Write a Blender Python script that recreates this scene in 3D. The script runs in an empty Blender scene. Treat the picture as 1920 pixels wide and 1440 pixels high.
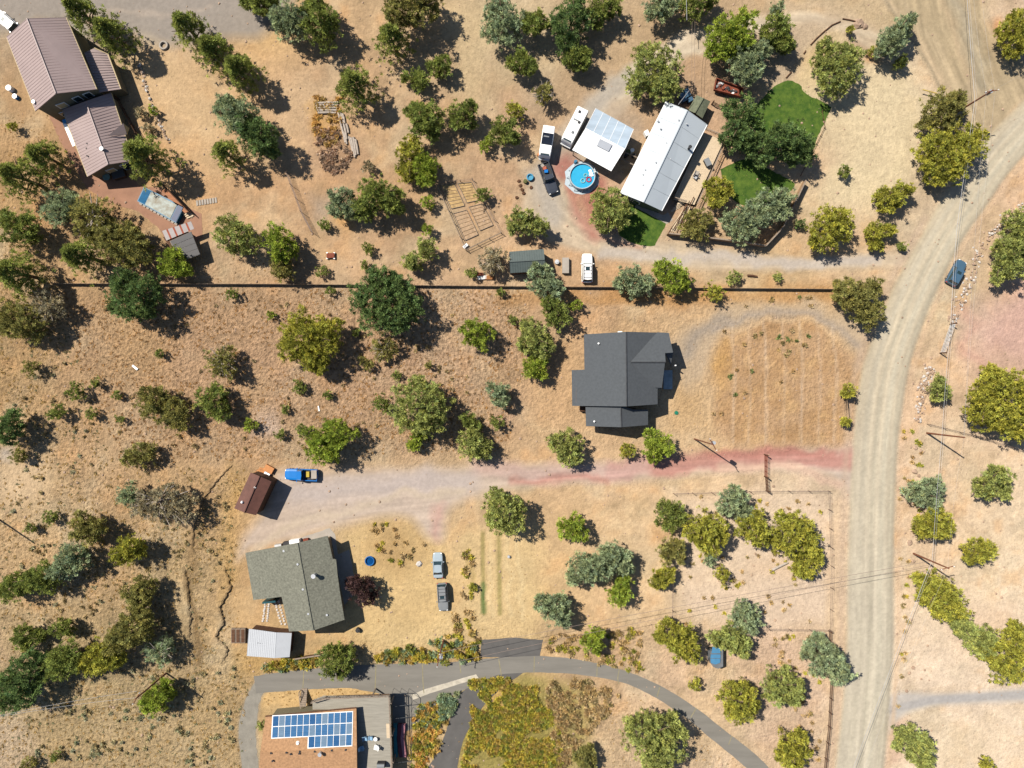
import bpy, math, random
import numpy as np
from mathutils import Vector

# ------------------------------------------------------------------ camera, sky, sun, exposure
sc = bpy.context.scene
HC = 115.0            # camera height above the ground, metres
S = 0.09              # metres on the ground per photo pixel (1920 wide)
cam = bpy.data.cameras.new('camera'); camo = bpy.data.objects.new('camera', cam)
sc.collection.objects.link(camo); camo.location = (0, 0, HC); camo.rotation_euler = (0, 0, 0)
cam.sensor_width = 36.0; cam.lens = 36.0 * HC / (1920 * S); cam.clip_start = 1.0; cam.clip_end = 8000
sc.camera = camo
SUN_EL = math.radians(52); SHA = math.radians(-34)     # shadows fall towards this heading
w = bpy.data.worlds.new('World'); sc.world = w; w.use_nodes = True
wn = w.node_tree.nodes; sky = wn.new('ShaderNodeTexSky'); sky.sky_type = 'NISHITA'; sky.sun_disc = False
sky.sun_elevation = SUN_EL
sx, sy = -math.cos(SHA), -math.sin(SHA)                 # horizontal direction towards the sun
sky.sun_rotation = math.atan2(sx, sy)
sky.air_density = 1.0; sky.dust_density = 0.6; sky.ozone_density = 3.0
w.node_tree.links.new(sky.outputs[0], wn['Background'].inputs[0]); wn['Background'].inputs[1].default_value = 0.062
sun = bpy.data.lights.new('sun', 'SUN'); sun.energy = 5.0; sun.angle = math.radians(0.5); sun.color = (1.0, 0.93, 0.82)
suno = bpy.data.objects.new('sun', sun); sc.collection.objects.link(suno)
d = Vector((sx * math.cos(SUN_EL), sy * math.cos(SUN_EL), math.sin(SUN_EL)))
suno.rotation_euler = d.to_track_quat('Z', 'Y').to_euler(); suno.location = (-60, 40, 100)
sc.view_settings.view_transform = 'Standard'; sc.view_settings.look = 'None'
sc.view_settings.exposure = 0.95; sc.view_settings.gamma = 1.0
K = 1.0 / 2.5        # photo tone -> real base colour under this light

# ------------------------------------------------------------------ helpers
rnd = random.Random(7)
def lin1(c):
    c = np.asarray(c, float) / 255.0
    return np.where(c <= 0.04045, c / 12.92, ((c + 0.055) / 1.055) ** 2.4)
def tone(r, g, b, k=K):
    a = lin1((r, g, b)) * k
    return (float(a[0]), float(a[1]), float(a[2]), 1.0)
def P(px, py, h=0.0):
    f = S * (1 - h / HC)
    return Vector(((px - 960) * f, (720 - py) * f, h))
def tag(o, label=None, cat=None, group=None, kind=None):
    if label: o['label'] = label
    if cat: o['category'] = cat
    if group: o['group'] = group
    if kind: o['kind'] = kind
    return o
ORG = {}
def empty(name, loc, label=None, cat=None, group=None, rz=0.0):
    o = bpy.data.objects.new(name, None); sc.collection.objects.link(o)
    o.location = loc; o.rotation_euler = (0, 0, rz); o.empty_display_size = 0.5
    ORG[o.name] = Vector(loc)
    return tag(o, label, cat, group)
def link_mesh(name, me, parent=None, loc=None):
    o = bpy.data.objects.new(name, me); sc.collection.objects.link(o)
    if parent is not None:
        o.parent = parent; ORG[o.name] = ORG[parent.name]
    elif loc is not None:
        o.location = loc; ORG[o.name] = Vector(loc)
    else: ORG[o.name] = Vector((0, 0, 0))
    return o
def fast_mesh(name, V, F, mat, col=None, smooth=False):
    V = np.asarray(V, np.float32).reshape(-1, 3); F = np.asarray(F, np.int32)
    n, k = F.shape
    me = bpy.data.meshes.new(name)
    me.vertices.add(len(V)); me.vertices.foreach_set('co', V.ravel())
    me.loops.add(n * k); me.loops.foreach_set('vertex_index', F.ravel())
    me.polygons.add(n); me.polygons.foreach_set('loop_start', np.arange(0, n * k, k, dtype=np.int32))
    me.polygons.foreach_set('loop_total', np.full(n, k, np.int32))
    if smooth: me.polygons.foreach_set('use_smooth', np.ones(n, bool))
    me.update(calc_edges=True)
    if col is not None:
        a = me.color_attributes.new('Col', 'FLOAT_COLOR', 'POINT')
        c = np.ones((len(V), 4), np.float32); c[:, :np.shape(col)[1]] = col
        a.data.foreach_set('color', c.ravel())
    if mat: me.materials.append(mat)
    return me

class B:
    """collects shapes, then links them as one mesh object"""
    def __init__(s): s.v = []; s.f = []
    def add(s, vs, fs):
        n = len(s.v); s.v += [Vector(p) for p in vs]; s.f += [tuple(i + n for i in f) for f in fs]; return s
    def box(s, c, size, rz=0.0, tilt=None):
        x, y, z = [q / 2 for q in size]; ca, sa = math.cos(rz), math.sin(rz); vs = []
        for dz in (-z, z):
            for dx, dy in ((-x, -y), (x, -y), (x, y), (-x, y)):
                vs.append((c[0] + dx * ca - dy * sa, c[1] + dx * sa + dy * ca, c[2] + dz))
        return s.add(vs, [(3, 2, 1, 0), (4, 5, 6, 7), (0, 1, 5, 4), (1, 2, 6, 5), (2, 3, 7, 6), (3, 0, 4, 7)])
    def prism(s, pts, z0, z1, top=True):
        n = len(pts)
        zt = z1 if hasattr(z1, '__len__') else [z1] * n
        vs = [(p[0], p[1], z0) for p in pts] + [(p[0], p[1], zt[i]) for i, p in enumerate(pts)]
        fs = [(i, (i + 1) % n, n + (i + 1) % n, n + i) for i in range(n)] + [tuple(range(n))[::-1]]
        if top: fs.append(tuple(range(n, 2 * n)))
        return s.add(vs, fs)
    def slab(s, pts, t=0.15):
        n = len(pts)
        vs = [Vector(p) for p in pts] + [Vector(p) - Vector((0, 0, t)) for p in pts]
        fs = [tuple(range(n)), tuple(range(n, 2 * n))[::-1]] + [(i, n + i, n + (i + 1) % n, (i + 1) % n) for i in range(n)]
        return s.add(vs, fs)
    def tube(s, pts, r, n=6):
        pts = [Vector(p) for p in pts]; rs = r if hasattr(r, '__len__') else [r] * len(pts); vs = []
        for i, p in enumerate(pts):
            a = pts[max(i - 1, 0)]; b = pts[min(i + 1, len(pts) - 1)]; t = (b - a).normalized()
            u = t.cross(Vector((0, 0, 1)) if abs(t.z) < 0.9 else Vector((1, 0, 0))).normalized(); v = t.cross(u)
            for k in range(n):
                q = 2 * math.pi * k / n; vs.append(p + (u * math.cos(q) + v * math.sin(q)) * rs[i])
        fs = [tuple(range(n)), tuple(range(len(vs) - n, len(vs)))[::-1]]
        for i in range(len(pts) - 1):
            for k in range(n):
                a = i * n + k; b = i * n + (k + 1) % n; fs.append((a, a + n, b + n, b))
        return s.add(vs, fs)
    def ring(s, c, R, r, n=28, m=6, z=1.0):
        vs = []
        for i in range(n):
            a = 2 * math.pi * i / n
            for k in range(m):
                b = 2 * math.pi * k / m; q = R + r * math.cos(b)
                vs.append((c[0] + q * math.cos(a), c[1] + q * math.sin(a), c[2] + r * z * math.sin(b)))
        return s.add(vs, [(i * m + k, ((i + 1) % n) * m + k, ((i + 1) % n) * m + (k + 1) % m, i * m + (k + 1) % m) for i in range(n) for k in range(m)])
    def cyl(s, c, r, h, n=16, r2=None):
        r2 = r if r2 is None else r2
        vs = [(c[0] + q * math.cos(2 * math.pi * k / n), c[1] + q * math.sin(2 * math.pi * k / n), c[2] + z) for q, z in ((r, 0), (r2, h)) for k in range(n)]
        return s.add(vs, [(k, (k + 1) % n, n + (k + 1) % n, n + k) for k in range(n)] + [tuple(range(n))[::-1], tuple(range(n, 2 * n))])
    def rock(s, c, r, rg=rnd, flat=0.6):
        n = 6; vs = []; h = r * flat
        for z, q in ((0, 1.0), (h * .6, .85), (h, .45)):
            for k in range(n):
                a = 2 * math.pi * k / n + z; j = r * q * rg.uniform(.75, 1.2)
                vs.append((c[0] + j * math.cos(a), c[1] + j * math.sin(a), c[2] + z * rg.uniform(.85, 1.1)))
        fs = [(l * n + k, l * n + (k + 1) % n, (l + 1) * n + (k + 1) % n, (l + 1) * n + k) for l in range(2) for k in range(n)] + [tuple(range(2 * n, 3 * n))]
        return s.add(vs, fs)
    def build(s, name, mat, parent=None, label=None, cat=None, group=None, kind=None, loc=None, smooth=False, local=False):
        me = bpy.data.meshes.new(name)
        if parent is not None: o0 = Vector((0, 0, 0)) if local else ORG[parent.name]
        elif loc is not None: o0 = Vector(loc)
        elif kind == 'structure' or local: o0 = Vector((0, 0, 0))
        else:
            n = len(s.v); o0 = Vector((sum(p.x for p in s.v) / n, sum(p.y for p in s.v) / n, min(p.z for p in s.v)))
        me.from_pydata([tuple(p - o0) for p in s.v], [], s.f); me.update()
        if smooth: me.polygons.foreach_set('use_smooth', [True] * len(me.polygons))
        if mat: me.materials.append(mat)
        o = link_mesh(name, me, parent, None if parent is not None else o0)
        return tag(o, label, cat, group, kind)

# ------------------------------------------------------------------ materials
def mat(name, col, rough=0.8, metal=0.0, var=0.12, scale=1.5, bump=0.0, bscale=6.0, spec=0.3, col2=None, streak=None, detail=6):
    m = bpy.data.materials.new(name); m.use_nodes = True; nt = m.node_tree; N = nt.nodes; L = nt.links
    bs = N['Principled BSDF']; bs.inputs['Roughness'].default_value = rough; bs.inputs['Metallic'].default_value = metal
    bs.inputs['Specular IOR Level'].default_value = spec
    geo = N.new('ShaderNodeNewGeometry'); src = geo.outputs['Position']
    if streak:
        mp = N.new('ShaderNodeMapping'); mp.inputs['Rotation'].default_value = (0, 0, streak[0]); mp.inputs['Scale'].default_value = (streak[1], streak[2], 1)
        L.new(src, mp.inputs[0]); src = mp.outputs[0]
    no = N.new('ShaderNodeTexNoise'); no.inputs['Scale'].default_value = scale; no.inputs['Detail'].default_value = detail; no.inputs['Roughness'].default_value = 0.65
    L.new(src, no.inputs['Vector'])
    rp = N.new('ShaderNodeValToRGB'); c = np.array(col[:3]); e = rp.color_ramp.elements
    a = c * (1 - 2 * var); b = np.array(col2[:3]) if col2 else c * (1 + 2 * var)
    e[0].position = 0.3; e[1].position = 0.7; e[0].color = (*[max(0, float(q)) for q in a], 1); e[1].color = (*[float(q) for q in b], 1)
    L.new(no.outputs[0], rp.inputs[0]); L.new(rp.outputs[0], bs.inputs['Base Color'])
    if bump:
        n2 = N.new('ShaderNodeTexNoise'); n2.inputs['Scale'].default_value = bscale; n2.inputs['Detail'].default_value = 5
        L.new(geo.outputs['Position'], n2.inputs['Vector']); bp = N.new('ShaderNodeBump'); bp.inputs['Strength'].default_value = 0.6; bp.inputs['Distance'].default_value = bump
        L.new(n2.outputs[0], bp.inputs['Height']); L.new(bp.outputs[0], bs.inputs['Normal'])
    return m
def ground_mat(name, amp, bump, speck):
    m = bpy.data.materials.new(name); m.use_nodes = True; nt = m.node_tree; N = nt.nodes; L = nt.links
    bs = N['Principled BSDF']; bs.inputs['Roughness'].default_value = 0.95; bs.inputs['Specular IOR Level'].default_value = 0.1
    at = N.new('ShaderNodeVertexColor'); at.layer_name = 'Col'
    geo = N.new('ShaderNodeNewGeometry')
    def noise(scale, det=6, r=0.7):
        n = N.new('ShaderNodeTexNoise'); n.inputs['Scale'].default_value = scale; n.inputs['Detail'].default_value = det; n.inputs['Roughness'].default_value = r
        L.new(geo.outputs['Position'], n.inputs['Vector']); return n.outputs[0]
    def rng(x, a, b, c0, c1):
        q = N.new('ShaderNodeMapRange'); q.inputs[1].default_value = a; q.inputs[2].default_value = b; q.inputs[3].default_value = c0; q.inputs[4].default_value = c1
        L.new(x, q.inputs[0]); return q.outputs[0]
    def mul(x, y):
        q = N.new('ShaderNodeMath'); q.operation = 'MULTIPLY'; L.new(x, q.inputs[0]); L.new(y, q.inputs[1]); return q.outputs[0]
    a = rng(noise(1.1), 0.3, 0.7, 1 - amp, 1 + amp); b = rng(noise(4.5, 4), 0.3, 0.7, 1 - amp * .9, 1 + amp * .9)
    c = rng(noise(0.16), 0.35, 0.65, 1 - amp * .5, 1 + amp * .5)
    f = mul(mul(a, b), c)
    # rough ground (alpha of the attribute): bunchgrass mottling a foot or two across, lit tips and shaded gaps painted in
    mo = rng(noise(1.75, 3, .6), 0.34, 0.62, 0.76, 1.28); mx = N.new('ShaderNodeMix'); mx.data_type = 'FLOAT'; L.new(at.outputs[1], mx.inputs[0]); mx.inputs[2].default_value = 1.0; L.new(mo, mx.inputs[3]); f = mul(f, mx.outputs[0])
    # small dark specks: tufts, stones and twigs lying about
    vo = N.new('ShaderNodeTexVoronoi'); vo.inputs['Scale'].default_value = 1.3; L.new(geo.outputs['Position'], vo.inputs['Vector'])
    sp = rng(vo.outputs['Distance'], 0.08, 0.2, 1 - speck, 1.0); f = mul(f, sp)
    vm = N.new('ShaderNodeVectorMath'); vm.operation = 'SCALE'; L.new(at.outputs[0], vm.inputs[0]); L.new(f, vm.inputs['Scale'])
    L.new(vm.outputs[0], bs.inputs['Base Color'])
    bp = N.new('ShaderNodeBump'); bp.inputs['Strength'].default_value = 0.7; 
    dq = rng(at.outputs[1], 0, 1, bump, bump + 1.1); L.new(dq, bp.inputs['Distance'])
    L.new(noise(1.75, 6, .6), bp.inputs['Height']); L.new(bp.outputs[0], bs.inputs['Normal'])
    return m
def leaf_mat(name, trans=0.4):
    m = bpy.data.materials.new(name); m.use_nodes = True; nt = m.node_tree; N = nt.nodes; L = nt.links
    N.remove(N['Principled BSDF']); at = N.new('ShaderNodeVertexColor'); at.layer_name = 'Col'
    df = N.new('ShaderNodeBsdfDiffuse'); tr = N.new('ShaderNodeBsdfTranslucent'); mx = N.new('ShaderNodeMixShader'); mx.inputs[0].default_value = trans
    L.new(at.outputs[0], df.inputs[0]); L.new(at.outputs[0], tr.inputs[0]); L.new(df.outputs[0], mx.inputs[1]); L.new(tr.outputs[0], mx.inputs[2])
    L.new(mx.outputs[0], N['Material Output'].inputs[0]); return m
M_LEAF = leaf_mat('foliage'); M_DRY = leaf_mat('dry_grass', 0.15)
M_GROUND = ground_mat('dry_soil', 0.16, 0.22, 0.22); M_GRAVEL = ground_mat('gravel', 0.06, 0.03, 0.05); M_TRACK = ground_mat('packed_dirt', 0.09, 0.06, 0.08)
M_BARK = mat('bark', (0.10, 0.07, 0.045), 0.9, bump=.05)
M_WOOD = mat('weathered_wood', tone(176, 158, 140), 0.9, var=.15, scale=3, bump=.02)
M_DWOOD = mat('brown_wood', tone(112, 78, 55), 0.9, var=.2, scale=3)
M_POLE = mat('creosote_pole', tone(150, 95, 68), 0.9, var=.15, scale=3)
M_WHITE = mat('white_paint', (0.62, 0.62, 0.61), 0.45, var=.03, spec=.4)
M_BLACK = mat('black_rubber', (0.02, 0.02, 0.022), 0.7, var=.1)
M_GLASS = mat('dark_glass', (0.015, 0.03, 0.035), 0.08, var=.05, spec=.6)
M_STEEL = mat('galvanised_steel', (0.42, 0.43, 0.44), 0.45, metal=.6, var=.08)
M_WIRE = mat('wire', (0.22, 0.22, 0.23), 0.5, metal=.3, var=.02)
M_WIRED = mat('rusty_wire', (0.16, 0.12, 0.1), 0.8, var=.05)
M_ROCK = mat('pale_rock', tone(205, 175, 150), 0.95, var=.2, scale=1.3, bump=.06)
M_CONC = mat('concrete', tone(200, 190, 178), 0.9, var=.07, scale=.8)
M_RUST = mat('rusty_steel', tone(150, 78, 55), 0.85, var=.2, scale=2)
# ------------------------------------------------------------------ ground colours (soil, gravel, cinder, grass: own colours, with a bright haze painted in towards the right)
def vnoise(x, y, sc_, seed=0):
    x = x / sc_; y = y / sc_; xi = np.floor(x).astype(np.int64); yi = np.floor(y).astype(np.int64); fx = x - xi; fy = y - yi
    fx = fx * fx * (3 - 2 * fx); fy = fy * fy * (3 - 2 * fy)
    def h(a, b):
        n = (a * 374761393 + b * 668265263 + seed * 974634777) & 0x7fffffff
        n = ((n ^ (n >> 13)) * 1274126177) & 0x7fffffff; n = n ^ (n >> 16)
        return (n & 0xffff) / 65535.0
    return (h(xi, yi) * (1 - fx) + h(xi + 1, yi) * fx) * (1 - fy) + (h(xi, yi + 1) * (1 - fx) + h(xi + 1, yi + 1) * fx) * fy
def fbm(x, y, s, seed=0, o=4):
    t = 0; a = 1; n = 0
    for i in range(o):
        t = t + a * vnoise(x, y, s / 2 ** i, seed + i * 17); n += a; a *= .55
    return t / n
# rows every 180 px, columns every 160 px of the photograph: the soil colour there, made paler on the right to carry the haze
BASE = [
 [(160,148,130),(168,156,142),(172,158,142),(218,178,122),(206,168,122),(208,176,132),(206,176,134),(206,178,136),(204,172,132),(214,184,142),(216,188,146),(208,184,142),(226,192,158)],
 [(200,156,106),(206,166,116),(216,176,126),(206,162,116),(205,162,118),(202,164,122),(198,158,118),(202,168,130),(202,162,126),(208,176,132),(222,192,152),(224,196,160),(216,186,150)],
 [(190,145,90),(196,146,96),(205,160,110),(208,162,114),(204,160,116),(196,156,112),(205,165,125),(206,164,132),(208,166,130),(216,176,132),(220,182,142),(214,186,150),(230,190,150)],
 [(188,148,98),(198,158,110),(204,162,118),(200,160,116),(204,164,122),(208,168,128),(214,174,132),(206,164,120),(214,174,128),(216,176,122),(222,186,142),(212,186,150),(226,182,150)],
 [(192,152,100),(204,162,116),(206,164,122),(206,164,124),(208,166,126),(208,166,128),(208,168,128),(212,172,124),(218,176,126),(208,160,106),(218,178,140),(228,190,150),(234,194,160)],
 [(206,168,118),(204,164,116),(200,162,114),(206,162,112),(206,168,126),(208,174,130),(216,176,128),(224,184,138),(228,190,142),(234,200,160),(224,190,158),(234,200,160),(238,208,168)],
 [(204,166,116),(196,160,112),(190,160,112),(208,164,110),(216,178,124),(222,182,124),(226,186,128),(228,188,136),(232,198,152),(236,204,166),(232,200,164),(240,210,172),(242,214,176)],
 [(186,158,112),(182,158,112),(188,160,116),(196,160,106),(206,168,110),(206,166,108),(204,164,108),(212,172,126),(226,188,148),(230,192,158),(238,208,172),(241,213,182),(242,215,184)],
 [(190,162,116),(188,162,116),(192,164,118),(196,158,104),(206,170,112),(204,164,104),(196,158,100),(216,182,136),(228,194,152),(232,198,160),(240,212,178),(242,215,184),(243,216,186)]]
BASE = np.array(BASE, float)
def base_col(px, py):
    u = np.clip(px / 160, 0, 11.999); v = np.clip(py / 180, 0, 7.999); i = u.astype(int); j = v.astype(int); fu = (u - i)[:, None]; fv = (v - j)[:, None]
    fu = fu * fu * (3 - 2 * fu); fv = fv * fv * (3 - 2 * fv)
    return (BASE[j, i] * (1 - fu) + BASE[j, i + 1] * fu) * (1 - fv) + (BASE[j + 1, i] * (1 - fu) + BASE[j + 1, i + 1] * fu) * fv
def polymask(px, py, poly, soft):
    poly = np.array(poly, float); m = np.zeros(len(px))
    sel = np.where((px > poly[:, 0].min() - soft * 2) & (px < poly[:, 0].max() + soft * 2) & (py > poly[:, 1].min() - soft * 2) & (py < poly[:, 1].max() + soft * 2))[0]
    if len(sel) == 0: return m
    x = px[sel]; y = py[sel]; ins = np.zeros(len(x), bool); dd = np.full(len(x), 1e9)
    for i in range(len(poly)):
        x1, y1 = poly[i]; x2, y2 = poly[(i + 1) % len(poly)]
        ins ^= ((y1 > y) != (y2 > y)) & (x < (x2 - x1) * (y - y1) / ((y2 - y1) or 1e-9) + x1)
        t = np.clip(((x - x1) * (x2 - x1) + (y - y1) * (y2 - y1)) / ((x2 - x1) ** 2 + (y2 - y1) ** 2 + 1e-9), 0, 1)
        dd = np.minimum(dd, np.hypot(x - x1 - t * (x2 - x1), y - y1 - t * (y2 - y1)))
    s = np.where(ins, dd, -dd); m[sel] = np.clip(s / soft * .5 + .5, 0, 1); return m
def linemask(px, py, pts, width, soft):
    m = np.full(len(px), 1e9); pts = np.array(pts, float); q = width + soft
    sel = np.where((px > pts[:, 0].min() - q) & (px < pts[:, 0].max() + q) & (py > pts[:, 1].min() - q) & (py < pts[:, 1].max() + q))[0]
    r = np.zeros(len(px))
    if len(sel) == 0: return r
    x = px[sel]; y = py[sel]; dd = np.full(len(x), 1e9)
    for (x1, y1), (x2, y2) in zip(pts[:-1], pts[1:]):
        t = np.clip(((x - x1) * (x2 - x1) + (y - y1) * (y2 - y1)) / ((x2 - x1) ** 2 + (y2 - y1) ** 2 + 1e-9), 0, 1)
        dd = np.minimum(dd, np.hypot(x - x1 - t * (x2 - x1), y - y1 - t * (y2 - y1)))
    r[sel] = np.clip((width - dd) / soft + .5, 0, 1); return r
def smooth(pts, n=8):
    pts = [np.array(p, float) for p in pts]; out = []
    for i in range(len(pts) - 1):
        p0 = pts[max(i - 1, 0)]; p1 = pts[i]; p2 = pts[i + 1]; p3 = pts[min(i + 2, len(pts) - 1)]
        for k in range(n):
            t = k / n; out.append(.5 * ((2 * p1) + (-p0 + p2) * t + (2 * p0 - 5 * p1 + 4 * p2 - p3) * t * t + (-p0 + 3 * p1 - 3 * p2 + p3) * t ** 3))
    out.append(pts[-1]); return [tuple(p) for p in out]
RL = smooth([(1540,1640),(1560,1500),(1572,1400),(1583,1300),(1589,1200),(1590,1080),(1594,940),(1600,840),(1606,760),(1618,690),(1642,620),(1680,530),(1724,450),(1768,370),(1815,305),(1860,250),(1920,190),(2010,105),(2100,40)])
RR = smooth([(1628,1640),(1648,1500),(1660,1400),(1668,1300),(1674,1200),(1674,1080),(1677,940),(1682,840),(1692,760),(1704,690),(1725,620),(1757,540),(1800,455),(1845,390),(1890,325),(1945,265),(2010,200),(2100,120)])
ROAD = RL + RR[::-1]
SIDE = smooth([(1655,-60),(1662,0),(1700,60),(1745,128),(1775,190),(1790,250),(1800,320)]) + smooth([(1860,270),(1895,215),(1925,185)]) + [(1960,160),(1930,120),(1890,90),(1850,40),(1835,-60)]
NDRIVE = smooth([(1700,100),(1650,62),(1590,35),(1500,22),(1430,30),(1330,48),(1230,92),(1150,150),(1090,205),(1035,290),(985,360),(985,420),(1040,455),(1120,478),(1250,500),(1400,508),(1560,505),(1690,500)]) + smooth([(1712,470),(1640,478),(1520,485),(1400,474),(1290,456),(1200,452),(1120,430),(1082,390),(1068,350),(1110,300),(1150,230),(1190,190),(1250,130),(1330,88),(1430,62),(1500,48),(1570,52),(1620,90),(1665,120)])
CINDER = smooth([(1620,838),(1480,846),(1330,862),(1200,868),(1000,872),(880,878),(700,880),(600,884),(530,880),(510,900),(500,950),(455,1010),(445,1050)]) + smooth([(470,1030),(550,1012),(640,985),(720,968),(770,972),(800,1005),(830,1010),(840,960),(880,935),(950,918),(1040,905),(1180,900),(1300,888),(1450,880),(1540,888),(1580,912),(1600,950)])
LOOP = smooth([(1625,612),(1580,586),(1520,572),(1440,566),(1370,578),(1310,600),(1266,632),(1262,700),(1290,740)]) + smooth([(1330,700),(1345,645),(1385,612),(1440,592),(1500,594),(1555,612),(1598,645),(1612,670)])
EDRIVE = smooth([(1660,1310),(1690,1298),(1780,1300),(1960,1288)]) + smooth([(1960,1316),(1800,1320),(1730,1328),(1690,1345),(1668,1375)])
WPARK = smooth([(-60,-60),(520,-60),(500,60),(420,70),(330,85),(280,70),(240,60),(180,20),(120,30),(60,40),(30,60),(-60,60)], 4)
GRAVLOOP = smooth([(500,1262),(478,1280),(458,1320),(448,1370),(455,1440),(470,1520)]) + smooth([(500,1520),(486,1440),(480,1380),(486,1320),(500,1296),(540,1290)])
REDYARD = smooth([(1985,520),(1900,545),(1850,570),(1822,630),(1835,670),(1880,690),(1985,700)], 6)
FIELD = smooth([(1345,745),(1330,690),(1350,645),(1400,608),(1470,598),(1540,612),(1590,655),(1604,720),(1592,800),(1570,832),(1400,836),(1345,810)], 5)
NCEN = smooth([(1660,80),(1500,34),(1330,66),(1200,130),(1110,210),(1050,290),(1030,380),(1120,450),(1250,480),(1400,492),(1690,488)], 6)
def linedist(px, py, pts, lim):
    d = np.full(len(px), 1e9); u = np.zeros(len(px)); acc = 0.0
    for (x1, y1), (x2, y2) in zip(pts[:-1], pts[1:]):
        L = math.hypot(x2 - x1, y2 - y1) + 1e-9
        t = np.clip(((px - x1) * (x2 - x1) + (py - y1) * (y2 - y1)) / L ** 2, 0, 1); q = np.hypot(px - x1 - t * (x2 - x1), py - y1 - t * (y2 - y1))
        sgn = np.sign((x2 - x1) * (py - y1) - (y2 - y1) * (px - x1)); m = q < np.abs(d); d = np.where(m, q * sgn, d); u = np.where(m, acc + t * L, u); acc += L
    return d, u
def warp(px, py, a, s, seed):
    return px + (fbm(px, py, s, seed, 3) - .5) * 2 * a, py + (fbm(px, py, s, seed + 50, 3) - .5) * 2 * a
def ground_rgb(px, py):
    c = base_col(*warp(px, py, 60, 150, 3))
    n1 = fbm(px, py, 120, 5, 5); n2 = fbm(px, py, 34, 9, 4); n3 = fbm(px, py, 12, 21, 3)
    def put(m, col, op=1.0):
        nonlocal c
        m = (m * op)[:, None]; c = c * (1 - m) + np.array(col, float) * m
    def blotch(n, a, b): return np.clip((n - a) / (b - a), 0, 1)
    put(blotch(n1, .55, .75), (222, 186, 132), .35); put(blotch(n2, .58, .78), (196, 140, 84), .35); put(blotch(n3, .6, .8), (168, 132, 96), .22)
    put(blotch(fbm(px, py, 70, 41, 4), .52, .72), (214, 196, 160), .38); put(blotch(fbm(px, py, 50, 43, 4), .56, .74), (170, 142, 100), .28)
    c = c * (1 + (n2[:, None] - .5) * .22 + (n3[:, None] - .5) * .14)
    X, Y = warp(px, py, 14, 40, 31)
    def poly(p, col, soft=10, op=1.0, x=X, y=Y): put(polymask(x, y, p, soft), col, op)
    def line(p, col, wd, soft=4, op=1.0, x=X, y=Y): put(linemask(x, y, p, wd, soft), col, op)
    def streaks(cen, lim, poly_, amp=.13):
        nonlocal c
        m = polymask(px, py, poly_, 6); sel = np.where(m > 0)[0]
        if len(sel) == 0: return
        d, u = linedist(px[sel], py[sel], cen, lim); k = (vnoise(d + 500, u, 1, 5) * 0 + vnoise((d + 500) * 1.0, u / 14, 3.2, 61) * .6 + vnoise(d + 500, u / 22, 8, 62) * .6 + .4 * vnoise(d + 500, u / 3, 6, 63)) / 1.6 - .5
        rut = np.exp(-((np.abs(d) - 9) / 3.0) ** 2) * .05
        c[sel] = c[sel] * (1 + m[sel] * (k * amp * 1.6 + rut))[:, None]
    # golden grass, brushy and bare patches
    poly([(540,20),(470,60),(430,120),(470,170),(520,120),(570,90)], (226,182,118), 40, .6)
    poly([(230,120),(330,90),(430,200),(460,300),(420,330),(300,210)], (222,184,134), 40, .7)
    poly([(460,130),(560,110),(640,200),(600,320),(560,340),(480,240)], (218,178,132), 40, .7)
    poly([(590,230),(640,240),(680,300),(640,330),(580,310)], (176,138,104), 24, .75); poly([(585,200),(615,215),(640,260),(600,265)], (216,160,80), 16, .7)
    poly([(900,0),(870,100),(880,160),(1010,170),(1100,140),(1180,60),(1180,0)], (206,180,138), 30, .7)
    poly([(840,0),(930,0),(900,120),(920,200),(870,210),(850,120)], (210,182,134), 22, .7)
    poly([(1000,150),(1060,130),(1070,190),(1010,230),(960,210)], (186,162,132), 22, .6)
    poly([(590,380),(640,370),(625,425),(590,410)], (178,168,156), 20, .6); poly([(615,395),(640,390),(660,420),(630,430)], (220,160,88), 14, .7)
    poly([(1560,70),(1660,100),(1700,190),(1720,300),(1640,420),(1560,400),(1590,250)], (230,206,164), 24, .6)
    poly([(1780,20),(1860,10),(1960,90),(1960,200),(1900,170)], (226,194,158), 20, .6)
    poly([(1450,150),(1700,130),(1740,200),(1730,330),(1600,400),(1500,390),(1560,300)], (228,206,160), 30, .65)
    poly([(1500,90),(1560,60),(1590,120),(1560,170),(1510,150)], (222,190,130), 24, .6)
    poly([(1595,40),(1650,75),(1650,110),(1600,100)], (176,134,104), 16, .7); poly([(1625,70),(1650,70),(1648,115),(1632,112)], (214,140,72), 10, .7)
    poly([(1850,50),(1880,40),(1885,110),(1860,110)], (222,144,84), 12, .8)
    for q in ((1300,560,60),(1180,545,40),(1500,548,60),(1580,560,40),(1250,1000,30),(1650,1010,30),(1450,1068,40)):
        poly([(q[0]-q[2],q[1]-12),(q[0]+q[2],q[1]-14),(q[0]+q[2],q[1]+14),(q[0]-q[2],q[1]+12)], (204,134,66), 18, .5)
    # second lot with mown field, rows left by the mower
    poly([(1240,600),(1350,560),(1560,545),(1625,580),(1600,700),(1580,835),(1350,838),(1240,800),(1262,740)], (216,178,130), 20, .8)
    f = polymask(X, Y, FIELD, 14); put(f, (202,158,112), .9); put(f * blotch(n2, .45, .7), (192,144,90), .6); put(f * blotch(fbm(px, py, 20, 77, 3), .5, .75), (224,178,118), .6)
    for i, x0 in enumerate((1378, 1408, 1438, 1472, 1505, 1538, 1568)):
        line([(x0 - 6, 600), (x0, 700), (x0 - 4, 830)], (228,198,168), 1.8, 5, .6 * (1 - .3 * (i % 2)), px + (X - px) * .25, py)
    poly([(1330,690),(1360,640),(1372,660),(1350,740)], (214,158,80), 14, .6)
    poly([(1245,690),(1300,700),(1330,790),(1260,800)], (216,170,110), 20, .5)
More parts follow.
